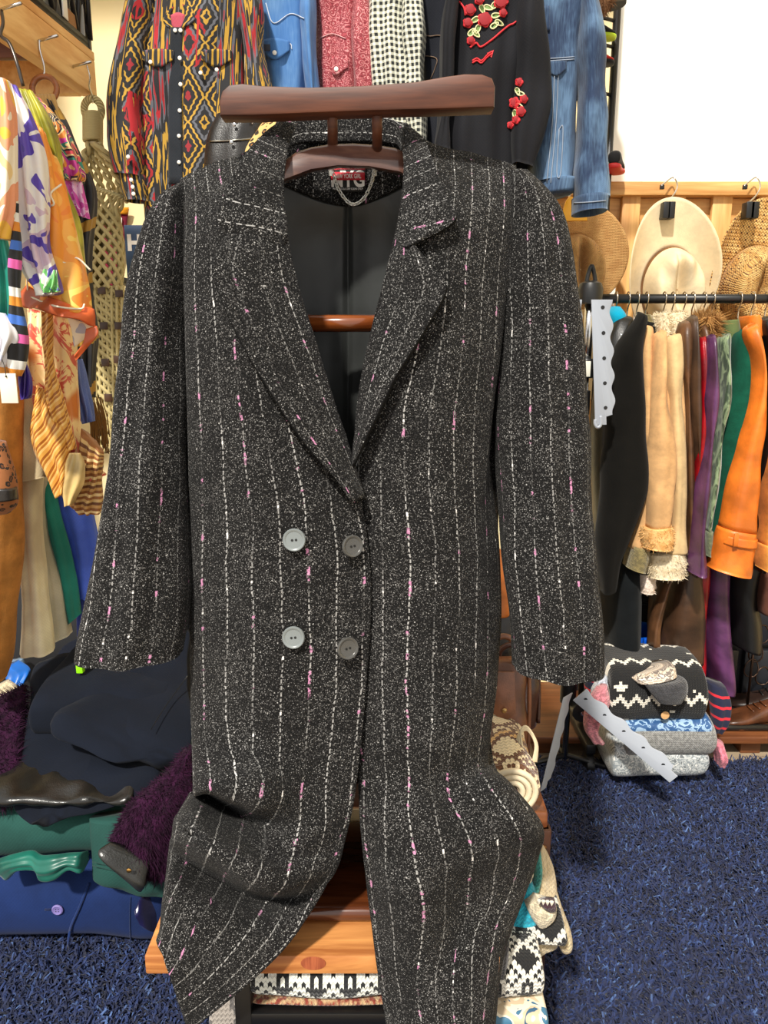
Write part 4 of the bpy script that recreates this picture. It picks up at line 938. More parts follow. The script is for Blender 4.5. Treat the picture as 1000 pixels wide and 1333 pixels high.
# signs on the wall
pn = thing('pennant', 'maroon pennant with an orange top and white marks behind the macrame hanger', 'pennant')
patch('cloth', [[(118,272,2.585),(145,272,2.585),(168,272,2.585)],[(130,330,2.585),(146,330,2.585),(160,330,2.585)],[(135,378,2.585),(142,378,2.585),(151,380,2.585)]], cloth((118, 30, 52)), pn, 20, 12, .003); patch('band', [[(118,270,2.58),(168,270,2.58)],[(120,279,2.58),(166,279,2.58)]], cloth((226, 150, 30)), pn, 4, 6, .003)
for x, y, r in ((155,299,.009),(157,289,.004),(152,318,.003)): disc('white_mark', x, y, 2.576, r, WHT, pn)
seam(pn, [(154,288,2.576),(158,284,2.576),(158,292,2.576)], WHT, 'white_mark', .002)
sg = thing('wall_sign', 'navy blue sign with a white letter H beside the coat shoulder', 'sign')
a, b = at(167, 380, 2.45), at(214, 293, 2.45); box('panel', (a.x, 2.45, a.z), (b.x, 2.462, b.z), plastic((40, 70, 106), .5), sg, .001)
text('letter', 'H', at(175, 317, 2.449), .062, WHT, sg, bold=.003)
settle()
# ------------------------------------------------------------------ shelf beam, crate
BEAMW = wood((216, 154, 86), (246, 202, 134), .55, 1, .6)
sl = thing('wall_shelf', 'pine wall shelf with a deep front beam holding scarf hooks at the upper left', 'shelf')
def beam(nm, A, B, C, D, t=.035):
    """A,B bottom near/far, C,D top far/near; thickness away from the room"""
    pts = [V(A), V(B), V(C), V(D)]; return prism(nm, pts, (-t, 0, 0), BEAMW, sl, .003)
N, Fz = at(0, 40, 1.57), at(127, 126, 1.95)
dirv = (Fz-N); N2 = N-dirv*.75
beam('front_beam', N2, Fz, Fz+V((0, 0, .075)), N2+V((0, 0, .085)))
prism('shelf_board', [N2+V((0, 0, .085)), Fz+V((0, 0, .075)), Fz+V((-.5, 0, .075)), N2+V((-.5, 0, .085))], (0, 0, .018), BEAMW, sl, .002)
prism('end_board', [Fz+V((-.036, -.0, 0)), Fz+V((-.5, 0, .0)), Fz+V((-.5, 0, .074)), Fz+V((-.036, 0, .074))], (0, -.025, 0), BEAMW, sl, .002)
DKB = wood((84, 44, 26), (110, 62, 36), .5, 0); prism('cross_board', [Fz+V((-.04, -.2, .01)), Fz+V((-.5, -.2, .01)), Fz+V((-.5, -.2, .072)), Fz+V((-.04, -.2, .072))], (0, -.02, 0), DKB, sl, .002)
prism('wall_batten', [Fz+V((-.5, 0, -.2)), Fz+V((-.64, 0, -.2)), Fz+V((-.64, 0, .09)), Fz+V((-.5, 0, .09))], (0, -.03, 0), BEAMW, sl, .002)
prism('wall_batten', [N2+V((-.5, 0, -.2)), N2+V((-.64, 0, -.2)), N2+V((-.64, 0, .09)), N2+V((-.5, 0, .09))], (0, -.03, 0), BEAMW, sl, .002)
for (x, y) in ((51, 53), (96, 86), (2, 12)):
    t_ = (x)/127; Y = 1.57+(1.95-1.57)*t_; c = P(x, y, Y-.02); c[0] += .0
    sweep('peg', [c+arr((-.03, .05, 0)), c+arr((.0, 0, 0)), c+arr((.045, -.02, .002))], .0028, CHR, sl, 7)
cr_ = thing('crate', 'black perforated plastic crate sitting on the wall shelf', 'crate')
q0 = N2+V((0, 0, .104)); q1 = Fz+V((-.004, 0, .096)); CRB = plastic((30, 28, 28), .45)
def side(nm, A, B, h, t):
    A, B = V(A), V(B); L = B-A; o = None; ins = V(t)
    prism(nm, [A, B, B+V((0, 0, .02)), A+V((0, 0, .02))], ins, CRB, cr_, .002); prism('top_rim', [A+V((0, 0, h-.03)), B+V((0, 0, h-.03)), B+V((0, 0, h)), A+V((0, 0, h))], ins, CRB, cr_, .002)
    n = max(4, int(L.length/.05))
    bars = ([], [], [])
    for k in range(n+1):
        for sgn in (-1, 1):
            p = A+L*(k/n); q = A+L*(min(1, max(0, (k+sgn*1.2)/n))); sweep('b', [p+V((0, 0, .02))+ins*.5, q+V((0, 0, h-.03))+ins*.5], .006, None, n=5, merge=bars)
    mk('lattice', bars[0], bars[2], CRB, cr_)
    prism('backing', [A+L*.02+ins*1.2, B-L*.02+ins*1.2, B-L*.02+ins*1.2+V((0, 0, h*.8)), A+L*.02+ins*1.2+V((0, 0, h*.8))], ins*.2, plastic((190, 186, 176), .6), cr_, 0)
side('side_wall', q0+(q1-q0)*.30, q1, .26, (-.016, .004, 0)); side('end_wall', q1, q1+V((-.34, 0, 0)), .26, (0, -.016, 0))
prism('crate_floor', [q0+(q1-q0)*.30, q1, q1+V((-.34, 0, 0)), q0+(q1-q0)*.30+V((-.34, 0, 0))], (0, 0, .012), CRB, cr_, .002)
tg = q0+(q1-q0)*.80+V((.001, 0, .02)); box('barcode_sticker', tg, tg+V((.003, .025, .04)), plastic((226, 222, 214), .7), cr_, .0005)
box('card_patch', tg+V((-.001, .03, -.012)), tg+V((.001, .10, .028)), plastic((150, 104, 60), .7), cr_, .0005)
# ------------------------------------------------------------------ macrame
def ropemat(c1, c2):
    g = G('rope'); w_ = ((g.u*500+g.v*900).sin())*0.5+0.5
    return g.done(g.mix(w_, c1, c2), .9, w_, .6, .002, .2)
RO = ropemat((160, 142, 88), (222, 206, 150)); RO2 = ropemat((150, 110, 56), (214, 172, 104))
mc = thing('macrame_hanger', 'long beige macrame plant hanger on the hook at the end of the shelf beam', 'macrame hanger')
MY = 1.93
mm = at(121, 143, MY); S_ = .00187   # metres per pixel at this depth
sweep('hook', [P(113, 85, 1.84), P(117, 100, 1.845), P(116, 112, 1.86), P(120, 124, 1.89), P(121, 134, MY)], .0018, CHR, mc, 6, 20)
sweep('ring', [mm+V((.020*math.cos(a), 0, .024*math.sin(a))) for a in [2*PI*k/26 for k in range(26)]], .0085, RO, mc, 10, closed=True)
b = ([], [], [])
for k in range(16):
    z = at(121, 153+k*2.2, MY); sweep('w', [z+V((.019*math.cos(a), .019*math.sin(a), 0.0015*a)) for a in [2*PI*q/14 for q in range(14)]], .0042, None, n=6, closed=True, merge=b)
mk('wrapped_neck', b[0], b[2], RO, mc)
b = ([], [], [])
ends = [(109, 236), (118, 246), (132, 250), (146, 248), (158, 244), (163, 252)]
for k, (ex, ey) in enumerate(ends):
    for ph in (0, PI):
        pts = []
        for i in range(40):
            t = i/39; x = 118+k*1.6+(ex-118-k*1.6)*t+6*math.sin(PI*t)*(k-2.5)/3; y = 186+(ey-186)*t
            tw2 = t*14+ph; pts.append(P(x, y, MY-.02+.02*math.sin(k))+arr((.0062*math.cos(tw2), .0062*math.sin(tw2), 0)))
        sweep('r', pts, .0048, None, n=6, merge=b)
for k, (ex, ey) in enumerate(ends):
    for ph in (0, PI):
        tx = 120+k*5.0; pts = []
        for i in range(24):
            t = i/23; x = ex+(tx-ex)*t; y = ey+(292-ey)*t; tw2 = t*8+ph; pts.append(P(x, y, MY-.03)+arr((.006*math.cos(tw2), .006*math.sin(tw2), 0)))
        sweep('r', pts, .0046, None, n=6, merge=b)
mk('twisted_cords', b[0], b[2], RO, mc)
sweep('tie_cord', [P(112, 247, MY-.06), P(125, 246, MY-.075), P(145, 252, MY-.075), P(160, 258, MY-.06), P(165, 262, MY-.03)], .0055, RO, mc, 8, 24)
b = ([], [], [])
for sg_ in (-1, 1):
    for k in range(11):
        pts = []
        for i in range(46):
            t = i/45; a = 2*PI*k/11+sg_*t*3.6; cx = 131+5*math.sin(t*2); rx = 21+3*math.sin(PI*t); pts.append(P(cx+rx*math.cos(a), 270+t*106, MY-.02)+arr((0, .03*math.sin(a)-.002*sg_, 0)))
        sweep('r', pts, .0046, None, n=6, merge=b)
mk('netting', b[0], b[2], RO, mc)
b = ([], [], [])
for sg_ in (-1, 1):
    for k in range(9):
        pts = []
        for i in range(90):
            t = i/89; a = 2*PI*k/9+sg_*t*13; cx = 138+6*t; rx = 22-7*t; pts.append(P(cx+rx*math.cos(a), 372+t*215, MY-.02)+arr((0, .022*math.sin(a)-.002*sg_, 0)))
        sweep('r', pts, .0046, None, n=6, merge=b)
for k in range(7):
    pts = [P(138+6*t-21+7*t+k*(7-2.3*t), 372+t*215, MY-.043) for t in [i/20 for i in range(21)]]; sweep('r', pts, .0036, None, n=6, merge=b)
mk('lace_panel', b[0], b[2], RO, mc)
for x, y in ((131,378),(154,382),(134,424),(153,424),(136,472),(152,468),(140,518)): box('bead', at(x-4, y+5, MY-.055), at(x+4, y-5, MY-.065)+V((0, .012, 0)), wood((48, 28, 14), (80, 50, 28), .4), mc, .004)
lathe('inner_bag', [(.004, 0), (.030, .02), (.032, .3), (.030, .60), (.02, .62)], cloth((96, 84, 44)), mc, at(138, 590, MY), n=20)
mr = thing('macrame_hanger', 'macrame piece with a round wooden ring on the middle hook of the beam', 'macrame hanger')
RC = at(58, 116, 1.70)
sweep('hook', [P(51, 52, 1.70), P(52, 66, 1.70), P(57, 84, 1.70), P(58, 97, 1.70)], .0022, CHR, mr, 6, 16)
sweep('ring', [RC+V((.025*math.cos(a), .004*math.sin(a), .025*math.sin(a))) for a in [2*PI*k/28 for k in range(28)]], .006, wood((120, 66, 34), (168, 104, 60), .35), mr, 10, closed=True)
b = ([], [], [])
for k in range(6):
    sweep('r', [P(48+k*4, 124, 1.68), P(50+k*4.5, 140, 1.675), P(54+k*5, 165, 1.68), P(56+k*6, 220, 1.70)], .0055, None, n=6, smooth_n=14, merge=b)
mk('cords', b[0], b[2], RO2, mr)
# ------------------------------------------------------------------ scarves
def blobs(cols, sc, dist=1.2, det=2, rough=.5):
    g = G('print'); n = g.noise(scale=sc, detail=det, dist=dist, rough=rough); k = len(cols)
    return g.done(g.ramp(n, [(.27+.46*i/k, c) for i, c in enumerate(cols)], 'CONSTANT'), .45, g.noise(scale=40), .2, .002, .1)
def bands(cols, per, rough=.55, axis='v', slant=0.0):
    g = G('bands'); q = (g.v if axis == 'v' else g.u)+(g.u if axis == 'v' else g.v)*slant; k = len(cols)
    return g.done(g.ramp((q/per).fr(), [(i/k, c) for i, c in enumerate(cols)], 'CONSTANT'), rough, g.noise(scale=60), .2, .002, .1)
def scarf(label, rows, mat, Y, d=.02, fold=(.008, 3, .8), wr=.006, name='silk_scarf', cat='scarf', n=60):
    o = loft(name, [r+(Y, d*.5 if i == 0 else d) for i, r in enumerate(rows)], mat, None, n, 60, fold, wr, 10, 2.2, mouth=.0, seed=len(label)); tag(o, label, cat, 'scarves and clothes hanging under the wall shelf'); return o
sh_ = thing('coat_hanger', 'dark wire hanger on the near end of the beam carrying the scarves', 'hanger')
sweep('wire', [P(2, 14, 1.5), P(4, 30, 1.48), P(1, 46, 1.46), P(12, 56, 1.45), P(22, 82, 1.44), P(30, 112, 1.44)], .003, metal((90, 84, 80), .3), sh_, 7, 24)
GOLDB = bands([(28, 28, 32), (28, 28, 32), (32, 32, 36), (170, 128, 40), (36, 34, 34)], .11, .6, slant=.4)
scarf('black and gold scarf hanging behind the pink paisley one', [(58,128,72,134),(74,160,90,168),(90,210,112,214),(98,260,122,262),(96,330,118,336),(98,430,124,440),(100,500,124,520)], GOLDB, 1.68)
def paisl():
    g = G('paisley_silk'); v = g.vor(g.vec(g.u+g.noise(scale=30)*.05, g.v*.8), scale=24); r = (v*5.5).fr()
    c = g.ramp(g.vor(scale=24, out='Color') if False else g.noise(scale=14, detail=1), [(.3, (40, 26, 40)), (.42, (226, 138, 52)), (.5, (200, 60, 150)), (.56, (40, 140, 120)), (.62, (230, 80, 96))], 'CONSTANT')
    return g.done(g.mix(r.lt(.22), g.mix(r.gt(.75), c, (34, 24, 40)), (244, 214, 150)), .45, v, .15, .002, .1)
scarf('bright multicolour paisley silk scarf with a pink corner', [(40,122,52,128),(52,150,72,152),(62,185,88,180),(72,222,106,222),(80,236,104,236)], paisl(), 1.60)
scarf('magenta pink scarf corner below the paisley scarf', [(82,232,104,232),(86,250,108,250),(94,268,113,270),(106,282,114,284)], blobs([(206, 70, 170), (214, 84, 180), (236, 190, 224), (210, 76, 176)], 30), 1.61, .012)
scarf('olive green satin scarf draped over the hanger', [(22,116,44,118),(30,140,62,148),(44,180,76,190),(58,230,86,236),(74,290,100,296),(84,340,112,350),(88,390,112,402)], satin((150, 146, 34), .3, .35), 1.53)
ORN = blobs([(236, 130, 40), (240, 148, 44), (246, 174, 72), (250, 204, 96), (240, 140, 44)], 11)
RUST = satin((204, 92, 44), .4)
big = thing('silk_scarf', 'large orange silk scarf with a rust border and painted leaves', 'scarf', 'scarves and clothes hanging under the wall shelf')
net = [[(40,150,1.50),(52,165,1.46),(62,186,1.48)],[(44,210,1.49),(62,215,1.45),(80,228,1.48)],[(50,280,1.47),(74,285,1.43),(100,300,1.47)],[(40,345,1.46),(76,350,1.42),(116,362,1.46)],[(34,385,1.45),(74,402,1.41),(123,415,1.45)]]
dsp = lambda s, t, u, v: .006*math.sin(s*15+t*3)*(.3+t)+.004*noise.noise(V((u*20, v*12, 2)))
patch('main_cloth', net, ORN, big, 50, 30, .002, dsp)
patch('border', [[(36,372,1.447),(74,391,1.407),(121,403,1.447)],[(22,396,1.44),(72,410,1.40),(126,425,1.445)]], RUST, big, 10, 30, .003, dsp)
patch('border', [[(126,424,1.445),(112,428,1.44)],[(127,436,1.44),(108,446,1.435)],[(112,455,1.44),(98,462,1.435)],[(99,470,1.44),(97,466,1.44)]], RUST, big, 20, 10, .003)
patch('folded_corner', [[(88,412,1.46),(104,418,1.455),(122,424,1.46)],[(94,430,1.46),(104,434,1.455),(113,438,1.46)],[(97,452,1.46),(99,450,1.46),(101,448,1.46)]], blobs([(240, 224, 190), (240, 224, 190), (176, 172, 180), (240, 224, 190)], 14), big, 16, 14, .002)
for pts in ([(37,386,1.438),(37,360,1.43),(60,372,1.41)],[(66,330,1.425),(84,342,1.43),(100,336,1.44),(118,352,1.448)],[(56,270,1.435),(70,266,1.425),(66,252,1.43),(80,240,1.45)],[(37,385,1.436),(70,398,1.397),(104,402,1.42),(110,396,1.43)]):
    seam(big, pts, plastic((246, 236, 214), .6), 'painted_line', .0018)
def leafprint():
    g = G('leafprint'); n = g.noise(scale=16, detail=3, dist=2.5, rough=.7); e = g.noise(scale=9, detail=1)
    col = g.mix(n.sm(.50, .56), (244, 214, 156), (212, 92, 74)); col = g.mix(e.sm(.55, .66), col, (206, 116, 40))
    return g.done(col, .42, g.noise(scale=40), .2, .002, .1)
def goldstripe():
    g = G('goldstripe'); q = ((g.v+g.u*.9)/.024).fr()
    return g.done(g.ramp(q, [(0, (226, 166, 74)), (.3, (160, 92, 26)), (.5, (232, 178, 92)), (.62, (184, 116, 40)), (.8, (238, 196, 118))], 'CONSTANT'), .38, g.noise(scale=40), .2, .002, .1)
scarf('long cream silk scarf with coral leaf print below the rust border', [(30,398,92,416),(34,440,98,450),(40,500,98,510),(46,560,102,565),(62,610,112,600),(80,640,134,620)], leafprint(), 1.52, .03, (.012, 3, .6))
scarf('gold and brown striped end of a silk scarf with a pointed hem', [(46,500,62,510),(42,540,70,540),(40,565,86,560),(52,598,92,590),(66,622,96,610),(80,645,88,640)], goldstripe(), 1.46, .02, (.008, 2, .8))
scarf('narrow golden striped fold running down the middle of the leaf print scarf', [(50,404,72,410),(56,450,70,450),(62,500,74,500),(66,540,82,540),(78,590,96,585)], goldstripe(), 1.465, .014, (.004, 2, .5))
scarf('cream tip of a silk scarf pointing down beside the brown striped hem', [(92,590,104,590),(86,610,110,606),(80,640,108,630),(88,658,94,656)], satin((204, 176, 116), .4), 1.45, .012, (.003, 2, .5))
scarf('brown and tan banded scarf end touching the coat sleeve', [(108,560,136,590),(108,600,136,605),(102,630,134,632),(92,655,130,658),(104,667,128,668)], bands([(150, 92, 40), (214, 178, 116), (110, 64, 30), (196, 150, 88), (140, 84, 36), (226, 196, 140)], .036), 1.50, .02)
PURF = blobs([(76, 60, 160), (92, 70, 180), (236, 232, 228), (238, 234, 228), (214, 190, 206), (88, 66, 170)], 12)
scarf('white silk scarf with purple and blue flowers', [(4,108,24,112),(8,140,40,146),(12,190,54,200),(20,250,60,262),(24,310,64,316),(30,350,74,352),(46,376,78,378),(54,386,70,384)], PURF, 1.40, .02)
scarf('pale green and purple flower tip of a silk scarf', [(56,350,76,352),(54,366,78,374),(56,382,77,380)], blobs([(70, 60, 150), (120, 196, 110), (236, 240, 230), (80, 66, 160)], 22), 1.36, .01)
MUL = bands([(24, 24, 28), (240, 240, 236), (222, 140, 40), (24, 24, 28), (60, 110, 200), (24, 24, 28), (226, 96, 170), (24, 24, 28)], .12, .6)
scarf('narrow black scarf with blue, pink and orange bands', [(14,262,27,266),(14,310,30,312),(12,360,30,364),(14,420,32,424),(14,470,34,474),(18,488,30,490)], MUL, 1.345, .014, (.003, 1, .5))
scarf('cream and orange circle printed scarf at the left edge', [(-14,100,8,104),(-16,150,16,152),(-20,210,18,214),(-22,270,20,276),(-20,308,10,312)], blobs([(244, 214, 150), (250, 240, 220), (240, 160, 120), (244, 190, 70), (250, 236, 210)], 9), 1.33, .02)
scarf('teal green scarf at the left edge below the cream one', [(-20,300,6,304),(-20,350,18,352),(-20,400,22,406),(-18,440,20,446)], satin((40, 150, 130), .4), 1.36, .016)
scarf('white scarf corner with pink edge at the left side', [(-16,404,6,408),(-18,430,20,436),(-14,450,16,454),(-10,474,4,478)], blobs([(226, 230, 244), (240, 240, 246), (210, 216, 240)], 10), 1.33, .012)
scarf('dark purple scarf tip below the banded scarf', [(24,474,36,470),(22,492,42,492),(26,515,40,512),(30,520,36,519)], satin((60, 40, 130), .35), 1.37, .012)
scarf('slate blue sleeve with a small tag hanging behind the silk scarves', [(92,470,102,468),(94,500,112,502),(100,530,122,534),(108,552,124,548)], cloth((96, 114, 176)), 1.60, .02, name='blue_sleeve', cat='garment')
fr = ([], [], [])
rnd = random.Random(4)
for k in range(60):
    x = 112+rnd.random()*20; y = 515+rnd.random()*25; sweep('f', [P(x, y, 1.66), P(x+4+rnd.random()*4, y+24, 1.655), P(x+4+rnd.random()*8, y+52, 1.66)], .0012, None, n=4, smooth_n=8, merge=fr)
tag(mk('fringe', fr[0], fr[2], cloth((136, 96, 44)), None), 'brown fringe hanging between the silk scarves and the coat sleeve', 'fringe', None, 'stuff')
pt = thing('price_tag', 'blank cream price tag hanging at the left edge', 'tag')
box('card', at(2, 525, 1.31), at(21, 486, 1.313), plastic((240, 230, 206), .8), pt, .0008); disc('eyelet', 8, 490, 1.3095, .0016, BLK, pt); sweep('string', [P(8, 490, 1.309), P(6, 478, 1.312), P(2, 466, 1.32)], .0006, BLK, pt, 5, 8)
# trousers and jackets hanging lower
def hang(name, label, rows, mat, Y, d=.03, fold=(.005, 2, .5), cat='trousers'):
    o = loft(name, [r+(Y, d) for r in rows], mat, None, 44, 50, fold, .004, 8, 2.4, mouth=.04, seed=len(label)); tag(o, label, cat, 'scarves and clothes hanging under the wall shelf'); return o
hang('suede_trousers', 'tan suede trousers hanging at the left edge', [(-40,440,20,460),(-40,520,27,525),(-40,600,26,600),(-38,680,28,680),(-36,760,27,760),(-36,830,16,840),(-36,880,2,885)], suede((182, 124, 62), .12), 1.44, .05)
lb_ = thing('leopard_belt', 'brown leopard print belt bag at the left edge over the tan suede', 'bag'); loft('pouch', [(-20,572,6,576,1.36,.02),(-20,610,18,620,1.35,.03),(-20,650,21,655,1.35,.03),(-20,668,12,668,1.36,.02)], leopard((160, 100, 56), (34, 24, 18), (110, 64, 34), 90), lb_, 30, 20); loft('strap', [(-20,632,21,636,1.335,.022),(-20,652,22,650,1.335,.022)], BL, lb_, 30, 8)
hang('beige_jacket', 'beige jacket hem with stitched band above the beige trousers', [(26,520,46,515),(24,560,56,560),(24,600,64,590),(26,626,66,618)], cloth((206, 188, 150)), 1.50, .04, cat='jacket')
hang('beige_trousers', 'pale beige trousers leg hanging left of the teal trousers', [(26,600,50,600),(26,680,52,680),(27,760,60,760),(27,849,68,848)], cloth((236, 220, 188)), 1.54, .03)
hang('grey_trousers', 'light grey-beige trousers leg behind the pale beige one', [(50,620,60,620),(54,700,64,700),(62,770,80,765),(68,832,89,826)], cloth((186, 180, 160)), 1.60, .03)
hang('teal_trousers', 'dark teal trousers with a pressed crease', [(46,616,66,612),(52,680,82,676),(64,750,98,742),(86,816,104,800)], cloth((40, 128, 116)), 1.62, .025, (.006, 2, .4))
hang('blue_trousers', 'bright blue trousers hanging next to the coat sleeve', [(64,612,112,620),(76,660,122,664),(92,720,130,720),(102,776,134,774)], cloth((84, 114, 232)), 1.66, .03)
hang('navy_trousers', 'deep navy trousers leg below the bright blue ones', [(104,740,140,740),(103,790,140,790),(102,826,138,826)], cloth((22, 38, 110)), 1.70, .03)
rl2 = thing('clothes_rail', 'black rail under the wall shelf behind the hanging trousers', 'rail')
za2 = at(60, 330, 1.58).z
sweep('rail', [(-.74, 1.3, za2), (-.74, 2.59, za2)], .012, BKP, rl2, 10)
settle()
# ------------------------------------------------------------------ shag rug
rug = thing('rug', 'deep navy blue shag rug covering the floor', 'rug')
NB = plastic((8, 12, 30), .95)
box('rug_backing', (-1.3, .35, .0005), (1.9, 2.04, .008), NB, rug, .003)
def pilemat():
    g = G('shag'); n = g.noise(g.vec(g.u, 0), scale=1, detail=0); p = g.noise(g.ob, scale=5, detail=3)
    col = g.ramp(g.u, [(0, (8, 13, 34)), (.45, (18, 32, 72)), (.8, (36, 58, 112)), (1, (76, 104, 156))])
    return g.done(g.mix(p.sm(.35, .65)*.35, col, (14, 24, 56)), .75, sheen=.15)
def shag(n):
    r = np.random.RandomState(3)
    X = r.uniform(-1.0, 1.35, n*3); Y = r.uniform(.55, 2.03, n*3)
    keep = ~((X > -.2) & (X < .15) & (Y > .9) & (Y < 1.6)) & (np.abs(X) < Y*.62+.08) & ~((X < -.46) & (Y > 1.36)) & ~((np.abs(X) < .2) & (Y > 1.2))
    X, Y = X[keep][:n], Y[keep][:n]; n = len(X)
    a = r.uniform(0, 2*PI, n)+.6*np.sin(X*9)+.6*np.cos(Y*8); ln = r.uniform(.014, .034, n); h = r.uniform(.010, .026, n); wd = r.uniform(.0012, .0024, n); bend = r.uniform(-.8, .8, n)
    V_ = np.zeros((n, 7, 3), np.float32)
    for k, (t, wk) in enumerate(((0, 1), (.4, 1.1), (.8, .8))):
        aa = a+bend*t; cx = X+np.cos(aa)*ln*t; cy = Y+np.sin(aa)*ln*t; cz = .006+h*np.sin(min(t*1.9, PI*.62))
        nx, ny = -np.sin(aa)*wd*wk, np.cos(aa)*wd*wk
        V_[:, 2*k] = np.stack([cx-nx, cy-ny, cz], 1); V_[:, 2*k+1] = np.stack([cx+nx, cy+ny, cz+.0008], 1)
    aa = a+bend; V_[:, 6] = np.stack([X+np.cos(aa)*ln, Y+np.sin(aa)*ln, .006+h*.75], 1)
    b = np.arange(n, dtype=np.int32)[:, None]*7
    quads = np.concatenate([b+np.array([[0, 1, 3, 2]]), b+np.array([[2, 3, 5, 4]])], 1).reshape(-1, 4); tris = (b+np.array([[4, 5, 6]])).reshape(-1, 3)
    me = bpy.data.meshes.new('rug_pile'); nl = quads.size+tris.size
    me.vertices.add(n*7); me.vertices.foreach_set('co', V_.ravel()); me.loops.add(nl)
    li = np.concatenate([quads.ravel(), tris.ravel()]).astype(np.int32); me.loops.foreach_set('vertex_index', li)
    st = np.concatenate([np.arange(len(quads))*4, quads.size+np.arange(len(tris))*3]).astype(np.int32); me.polygons.add(len(st)); me.polygons.foreach_set('loop_start', st)
    me.update(calc_edges=True); me.validate()
    tint = np.clip(r.normal(.42, .26, n), 0, 1)
    uvs = np.zeros((n, 7, 2), np.float32); uvs[:, :, 0] = tint[:, None]; uvs[:, 4:, 0] += .08
    lay = me.uv_layers.new(name='UVMap'); idx = np.zeros(len(me.loops), np.int32); me.loops.foreach_get('vertex_index', idx); lay.data.foreach_set('uv', uvs.reshape(-1, 2)[idx].ravel())
    me.polygons.foreach_set('use_smooth', [True]*len(me.polygons)); me.materials.append(pilemat())
    o = bpy.data.objects.new('rug_pile', me); COL.objects.link(o); o.parent = rug; o['kind'] = 'stuff'
shag(85000)
# ------------------------------------------------------------------ folded cloth helper
def slab(name, label, x0, x1, y0, y1, z0, z1, mat, cat, group=None, p=3.4, wr=.007, parent=None, wf=7, tilt=0.0, edge=True, nr=60, n=56, seed=1):
    rows = []; yc, dy = (y0+y1)/2, (y1-y0)/2; zc, dz = (z0+z1)/2, (z1-z0)/2; L = x1-x0
    for f, k in ((0, .55), (.02, .86), (.07, .98), (.3, 1), (.5, 1.0), (.7, 1), (.93, .98), (.98, .86), (1, .55)):
        zt = zc+tilt*(f-.5); rows.append(((x0+L*f, yc, zt-dz*k), (x0+L*f, yc, zt+dz*k), (0, dy*(.9+.1*k), 0)))
    o = loft(name, rows, mat, parent, n, nr, (0, 1, 0), wr, wf, p, px=False, seed=seed, swapuv=True)
    if label: tag(o, label, cat, group)
    return o
PG = 'folded clothes in the pile on the left'
def drape(name, label, rows, mat, cat, parent=None, group=PG, wr=.006, fold=(.003, 2, .5), p=2.6, fuzz=None, mouth=False, n=48):
    o = loft(name, rows, mat, parent, n, 50, fold, wr, 9, p, fuzz=fuzz, mouth=mouth, seed=len(label or name))
    if label: tag(o, label, cat, group)
    return o
NAVY = cloth((24, 42, 86), .85, .05); DNAVY = cloth((17, 22, 33), .9, .03); GRN = cloth((36, 74, 68), .85, .05)
nc_ = slab('folded_coat', 'royal navy coat folded at the bottom of the left pile, with one purple button', -1.0, -.432, 1.30, 1.72, .012, .205, NAVY, 'coat', PG)
rest_on(nc_)
sweep('front_edge', [P(*q) for q in spl([arr(q) for q in ((116,1150,1.31),(104,1180,1.30),(93,1205,1.30),(89,1226,1.30),(90,1232,1.31))], 30)], .0028, cloth((24, 46, 96)), nc_, 8)
sweep('seam', [P(*q) for q in spl([arr(q) for q in ((170,1168,1.31),(169,1200,1.30),(171,1244,1.31))], 20)], .0010, cloth((20, 40, 84)), nc_, 6)
sweep('buttonhole', [P(*q) for q in ((58,1184,1.3),(64,1184,1.3),(70,1184,1.3))], .0016, cloth((16, 30, 70)), nc_, 6)
c = V(P(75, 1184, 1.3)); lathe('button', [(.009, -.002), (.011, 0), (.011, .002), (.009, .0034), (.007, .0024), (.0004, .0022)], plastic((128, 116, 176), .3), nc_, c, rot=Matrix.Rotation(PI/2, 4, 'X'), n=20)
for dx, dz in ((-.0025, .0025), (.0025, .0025), (-.0025, -.0025), (.0025, -.0025)): lathe('thread_hole', [(.001, 0), (.001, .0006), (.0002, .0007)], BLK, nc_, c+V((dx, -.0022, dz)), rot=Matrix.Rotation(PI/2, 4, 'X'), n=8)
rest_off()
ro = drape('rolled_sleeve', None, [(176,1182,186,1200,1.27,.012),(186,1166,200,1208,1.29,.02),(206,1160,216,1212,1.33,.03)], satin((26, 26, 72), .25), 'x', parent=nc_, wr=.004)
gt = slab('folded_trousers', 'dark green trousers folded across the middle of the left pile', -1.0, -.43, 1.30, 1.70, .21, .345, GRN, 'trousers', PG)
drape('turned_leg', None, [(118,1064,222,1062,1.29,.02),(117,1100,222,1100,1.275,.018),(118,1140,223,1150,1.27,.016),(122,1146,220,1168,1.272,.012)], GRN, 'x', parent=gt, wr=.003)
for y in (1128, 1133): sweep('hem_stitching', [at(120, y-6, 1.252), at(170, y+6, 1.248), at(218, y+16, 1.252)], .0008, cloth((22, 62, 58)), gt, 5, 12)
drape('green_top', 'bright emerald satin top squeezed out between the green trousers and the navy coat', [(-8,1122,10,1142,1.28,.012),(14,1116,24,1130,1.26,.014),(40,1112,48,1128,1.26,.012),(52,1118,56,1140,1.25,.014),(70,1116,74,1140,1.245,.014),(88,1112,92,1128,1.25,.014),(104,1110,108,1134,1.25,.014),(114,1106,116,1124,1.27,.01)], satin((14, 92, 78), .35), 'top')
slab('leather_jacket', 'crumpled black leather jacket lying on the green trousers', -1.0, -.47, 1.27, 1.70, .35, .395, leather((26, 25, 23), .28), 'jacket', PG, p=2.6, wr=.007, wf=22, nr=120)
slab('folded_trousers', 'black folded trousers in the middle of the pile under the navy ones', -.72, -.44, 1.42, 1.76, .40, .52, DNAVY, 'trousers', PG)
DV = (0, .012, .02)
